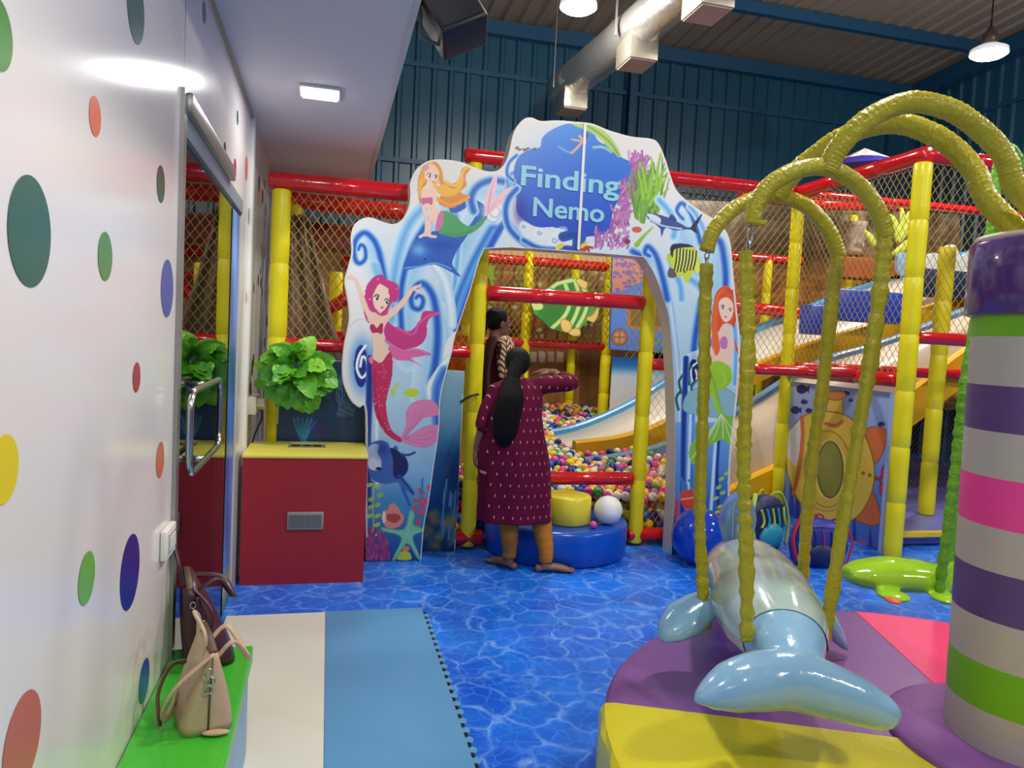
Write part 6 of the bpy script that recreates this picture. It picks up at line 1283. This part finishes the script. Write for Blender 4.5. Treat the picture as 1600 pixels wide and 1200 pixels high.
# big green leaves
lp = thing('leafy_plant', (-.10, 5.25, .95), 'bunch of large green leaves on the left yellow post behind the red box', 'plant')
pc = at(465, 588, 5.18); lrn = random.Random(5); gm_ = [mat('leaf_green_%d' % k, c, rough=.35, var=.15, vscale=10) for k, c in enumerate(('#5FB02C', '#4A9A26', '#86C83C'))]
fo = MB()
def leaf(c, d, up_, L, W, mi):
    d = Vector(d).normalized(); s_ = d.cross(Vector(up_)).normalized(); n_ = s_.cross(d); N = 12; vs = []; cur = lrn.uniform(.1, .5)
    for i in range(N+1):
        t = i/N; w = W*math.sin(math.pi*min(1, t*.94+.05))**.6*(1-.12*t); droop = -cur*L*t*t; rip = .006*math.sin(i*2.2)
        for k in (-1, -.5, 0, .5, 1): vs.append(Vector(c)+d*L*t+n_*(droop+abs(k)*w*.30+rip*k)+s_*k*w)
    fo.add(vs, [[i*5+k, i*5+k+1, (i+1)*5+k+1, (i+1)*5+k] for i in range(N) for k in range(4)], mi, True)
for k in range(95):
    v_ = Vector((lrn.gauss(0, 1), lrn.gauss(0, 1), lrn.gauss(0, 1))).normalized()
    base = pc+Vector((v_.x*.10, v_.y*.08, v_.z*.09+.03)); d_ = Vector((v_.x*.9+lrn.gauss(0, .25), v_.y*.35-.1, v_.z*.6-.35))
    leaf(base, d_, (lrn.gauss(0, .5), -1, .35+lrn.gauss(0, .4)), lrn.uniform(.13, .20), lrn.uniform(.055, .085), lrn.choice([0, 0, 1, 2]))
for x, y in ((420, 560), (430, 545), (505, 570), (488, 632), (470, 540), (510, 600)): p = at(x, y, 5.12); leaf(pc.lerp(p, .6), p-pc, (0, -.6, 1), .12, .05, lrn.choice([0, 2]))
for k in range(6): p = at(486+lrn.uniform(-10, 8), 610+lrn.uniform(0, 12), 5.12); leaf(p, (.05*lrn.gauss(0, 1), -.1, -1), (0, -1, .2), .11, .045, k % 2)
fo.build('foliage', gm_, lp)
MB().tube(spline([(-.33, 5.41, 1.35), (-.25, 5.33, 1.34), (pc.x-.05, 5.26, pc.z+.06), (pc.x, 5.2, pc.z), (pc.x+.06, 5.18, pc.z-.16)], 6), .010, 8).build('stem', mat('stem_green', '#3C6A20', rough=.6), lp)

# handbags on the bench
BZ = .421
def bag_body(mb, base, ax, out, Lg, wb_, wt, h, lean):
    """base centre, ax along the bag, out across"""
    ax = Vector(ax).normalized(); out = Vector(out).normalized(); up = Vector((0, 0, 1)); base = Vector(base); lv = Vector(lean)
    N = 10; vs = []; nn = 20
    for j in range(N+1):
        t = j/N; hw = (wb_*(1-t)+wt*t)/2*(1+.10*math.sin(math.pi*t)); hl = Lg/2*(1-.10*t)*(1+.03*math.sin(math.pi*t)); c = base+up*h*t+lv*t
        for k in range(nn):
            a = 2*math.pi*k/nn; ca_, sa_ = math.cos(a), math.sin(a); e = .42
            vs.append(c+ax*hl*math.copysign(abs(ca_)**e, ca_)+out*hw*math.copysign(abs(sa_)**e, sa_))
    fs = [[j*nn+k, j*nn+(k+1) % nn, (j+1)*nn+(k+1) % nn, (j+1)*nn+k] for j in range(N) for k in range(nn)]+[list(range(nn))[::-1], [N*nn+k for k in range(nn)]]
    mb.add(vs, fs, 0, True); return base+up*h+lv, ax, out
def strap(name, pts, w, th, m, par):
    w *= 1.3
    return MB().tube([Vector(p) for p in spline(pts, 8)], w, 8, flat=(1, th/w), up=(0, 1, .2)).build(name, m, par)
m_bg = mat('beige_leather', '#BFA184', rough=.42, bump=.2, bscale=35, coat=.15); m_bd = mat('brown_piping', '#5A4434', rough=.5); m_mr = mat('maroon_leather', '#3E1422', rough=.42, bump=.2, bscale=30, coat=.15)
q0 = on(318, 1130, 2, BZ+.02)
bg = thing('handbag', (q0.x, q0.y, BZ), 'beige leather handbag with slim handles and a clip, nearest on the green bench', 'handbag')
ax_, ou_ = (-.28, 1, 0), (1, .28, 0)
bc_ = Vector((q0.x-.02, q0.y+.10, BZ))
mb = MB(); top, A_, O_ = bag_body(mb, bc_, ax_, ou_, .27, .155, .03, .235, (.012, 0, 0)); mb.build('bag_body', m_bg, bg)
fr_ = bc_-A_*.137
MB().tube([fr_+Vector((0, 0, .004)), fr_+Vector((.003, -.002, .12)), top-A_*.118+Vector((0, 0, .0))], .0028, 6).build('centre_seam', m_bd, bg)
MB().tube([top-A_*.12+Vector((0, 0, .004)), top+Vector((0, 0, .008)), top+A_*.12+Vector((0, 0, .004))], [.008, .009, .008], 8, flat=(.6, 1.6)).build('zip_rim', m_bd, bg)
for s_ in (-1, 1):
    e0, e1 = top-A_*.07+O_*.018*s_-Vector((0, 0, .03)), top+A_*.07+O_*.018*s_-Vector((0, 0, .03)); fall = O_*(.10 if s_ > 0 else -.02)
    hgt = .0 if s_ > 0 else .07
    pts = [e0+O_*.004*s_, e0+fall*.45+Vector((0, 0, .035+hgt*.6)), (e0+e1)/2+fall+Vector((0, 0, -.05+hgt*2.0)), e1+fall*.5+Vector((0, 0, .03+hgt*.6)), e1+O_*.004*s_] if s_ > 0 else [e0, e0+Vector((0, 0, .07)), (e0+e1)/2+fall+Vector((0, 0, .11)), e1+Vector((0, 0, .07)), e1]
    strap('handle', pts, .0085, .006, m_bg, bg)
l0 = bc_-O_*.075-A_*.12
strap('shoulder_strap', [top-A_*.125, l0+Vector((-.01, .0, .15)), l0+Vector((-.05, .02, .07)), l0+Vector((-.045, .08, .03)), l0+Vector((-.03, .2, .07)), top+A_*.12], .011, .004, m_bg, bg)
strap('shoulder_strap', [l0+Vector((-.06, .05, .012)), l0+Vector((-.075, .09, .09)), l0+Vector((-.05, .13, .155)), l0+Vector((-.01, .15, .16))], .010, .004, m_bd, bg)
for (dx, dz) in ((.0, .19), (.006, .165), (.0, .14)): MB().tube([fr_+Vector((dx+.010*math.cos(t), -.012, dz+.012*math.sin(t))) for t in [2*math.pi*k/14 for k in range(14)]], .0028, 6, closed=True, up=(0, 1, 0)).build('buckle', m_chrome, bg)
MB().ball(bc_-A_*.15+O_*.02+Vector((0, 0, .010)), (.040, .014, .008), 12, 8).build('leather_tag', m_bg, bg)
q1 = on(352, 1040, 2, BZ)
mg = thing('handbag', (q1.x, q1.y, BZ), 'dark maroon leather handbag with long handles leaning on the wall behind the beige bag', 'handbag')
bc2 = Vector((q1.x-.075, q1.y+.13, BZ+.004)); mb = MB(); top2, A2, O2 = bag_body(mb, bc2, (-.22, 1, 0), (1, .22, 0), .30, .17, .045, .27, (-.075, 0, 0)); mb.build('bag_body', m_mr, mg)
f2 = bc2-A2*.15
strap('handle', [top2-A2*.09-O2*.02, top2-A2*.10+Vector((-.035, 0, .08)), top2-A2*.03+Vector((-.05, 0, .13)), top2+A2*.06+Vector((-.04, 0, .09)), top2+A2*.09-O2*.02], .012, .006, m_mr, mg)
strap('handle', [top2-A2*.10+O2*.025-Vector((0, 0, .02)), top2-A2*.08+O2*.09+Vector((0, 0, .012)), top2+O2*.155-Vector((0, 0, .085)), top2+A2*.07+O2*.12-Vector((0, 0, .03)), top2+A2*.10+O2*.025-Vector((0, 0, .02))], .011, .006, m_mr, mg)
strap('shoulder_strap', [f2+Vector((-.05, -.004, .25)), f2+Vector((-.045, -.012, .17)), f2+Vector((-.01, -.014, .10)), f2+Vector((.0, -.01, .20)), top2-A2*.12+O2*.01], .010, .005, m_mr, mg)
for (dx, dz) in ((-.062, .225), (-.03, .16), (-.02, .12)): MB().tube([f2+Vector((dx+.009*math.cos(t), -.012, dz+.011*math.sin(t))) for t in [2*math.pi*k/14 for k in range(14)]], .0026, 6, closed=True, up=(0, 1, 0)).build('buckle', m_chrome, mg)
MB().tube([top2-A2*.13, top2+Vector((0, 0, .006)), top2+A2*.13], [.007, .008, .007], 8, flat=(.6, 1.6)).build('zip_rim', m_bd, mg)

# backpacks on the floor by the submarine panel
def backpack(cx_, cy_, ang, h, w, m1, m2, m3, label):
    t = thing('backpack', (cx_, cy_, 0), label, 'backpack'); R_ = Matrix.Rotation(ang, 3, 'Z')
    def B(mb): mb.v = [tuple(R_ @ Vector(p)+Vector((cx_, cy_, 0))) for p in mb.v]; return mb
    def rr_(z, f): return (0, 0, z, w*f, w*.55*f)
    B(MB().rings([(0, 0, .002, w*.8, w*.42), rr_(.03, .97), rr_(h*.4, 1.04), rr_(h*.7, .98), rr_(h*.88, .8), rr_(h*.97, .5), rr_(h, .18)], 28, rf=lambda i, a: 1+.05*math.sin(a*4+i), pw=2.6)).build('bag_body', m1, t)
    B(MB().ball((0, -w*.50, h*.30), (w*.68, w*.26, h*.24), 20, 12)).build('front_pocket', m2, t)
    for s_ in (-1, 1): B(MB().tube(spline([(s_*w*.35, w*.2, h*.9), (s_*w*.75, -w*.2, h*1.04), (s_*w*1.1, -w*.4, h*.6), (s_*w*.9, -w*.5, h*.1)], 6), .020, 8, flat=(.4, 1))).build('shoulder_strap', m3, t)
    for k in range(5): B(MB().tube(spline([(-w*.7+k*w*.33, -w*.50, h*.80), (-w*.6+k*w*.3, -w*.60, h*.60), (-w*.75+k*w*.36, -w*.62, h*.48)], 4), .010, 6, flat=(.5, 1.4))).build('printed_stripe', (m3, m2)[k % 2], t)
    B(MB().tube(spline([(-.04, w*.1, h*.96), (-.02, w*.1, h*1.07), (.02, w*.1, h*1.07), (.04, w*.1, h*.96)], 5), .008, 8)).build('grab_handle', m3, t)
    B(MB().tube(spline([(-w*.9, -w*.2, h*.55), (-w*.6, -w*.50, h*.82), (0, -w*.60, h*.88), (w*.6, -w*.50, h*.82), (w*.9, -w*.2, h*.55)], 6), .005, 6)).build('zipper', m_black, t)
m_nv = mat('navy_nylon', '#14245C', rough=.5, var=.3, vscale=14); m_tl = mat('teal_print', '#2C9CB8', rough=.45); m_lm = mat('lime_print', '#B4C83C', rough=.45); m_bl2 = mat('blue_print_nylon', '#2436A0', rough=.45, var=.35, vscale=18); m_rd2 = mat('red_trim', '#B8283C', rough=.5)
a = at(1208, 860, 5.15); backpack(a.x-.02, 5.30, .3, .45, .20, m_nv, m_tl, m_lm, 'navy backpack with teal and lime stripes against the submarine panel, left of its pair')
a = at(1268, 880, 4.92); backpack(a.x+.0, 4.86, -.3, .36, .20, m_bl2, m_nv, m_rd2, 'blue backpack with red trim slumped in front of the submarine panel')
tag(MB().tube(spline([at(720, 628, 5.405), at(735, 619, 5.40), at(748, 616, 5.41)], 5), .009, 6).build('tie_strap', m_black), 'short dark strap tied to the yellow post beside the archway opening', 'strap')
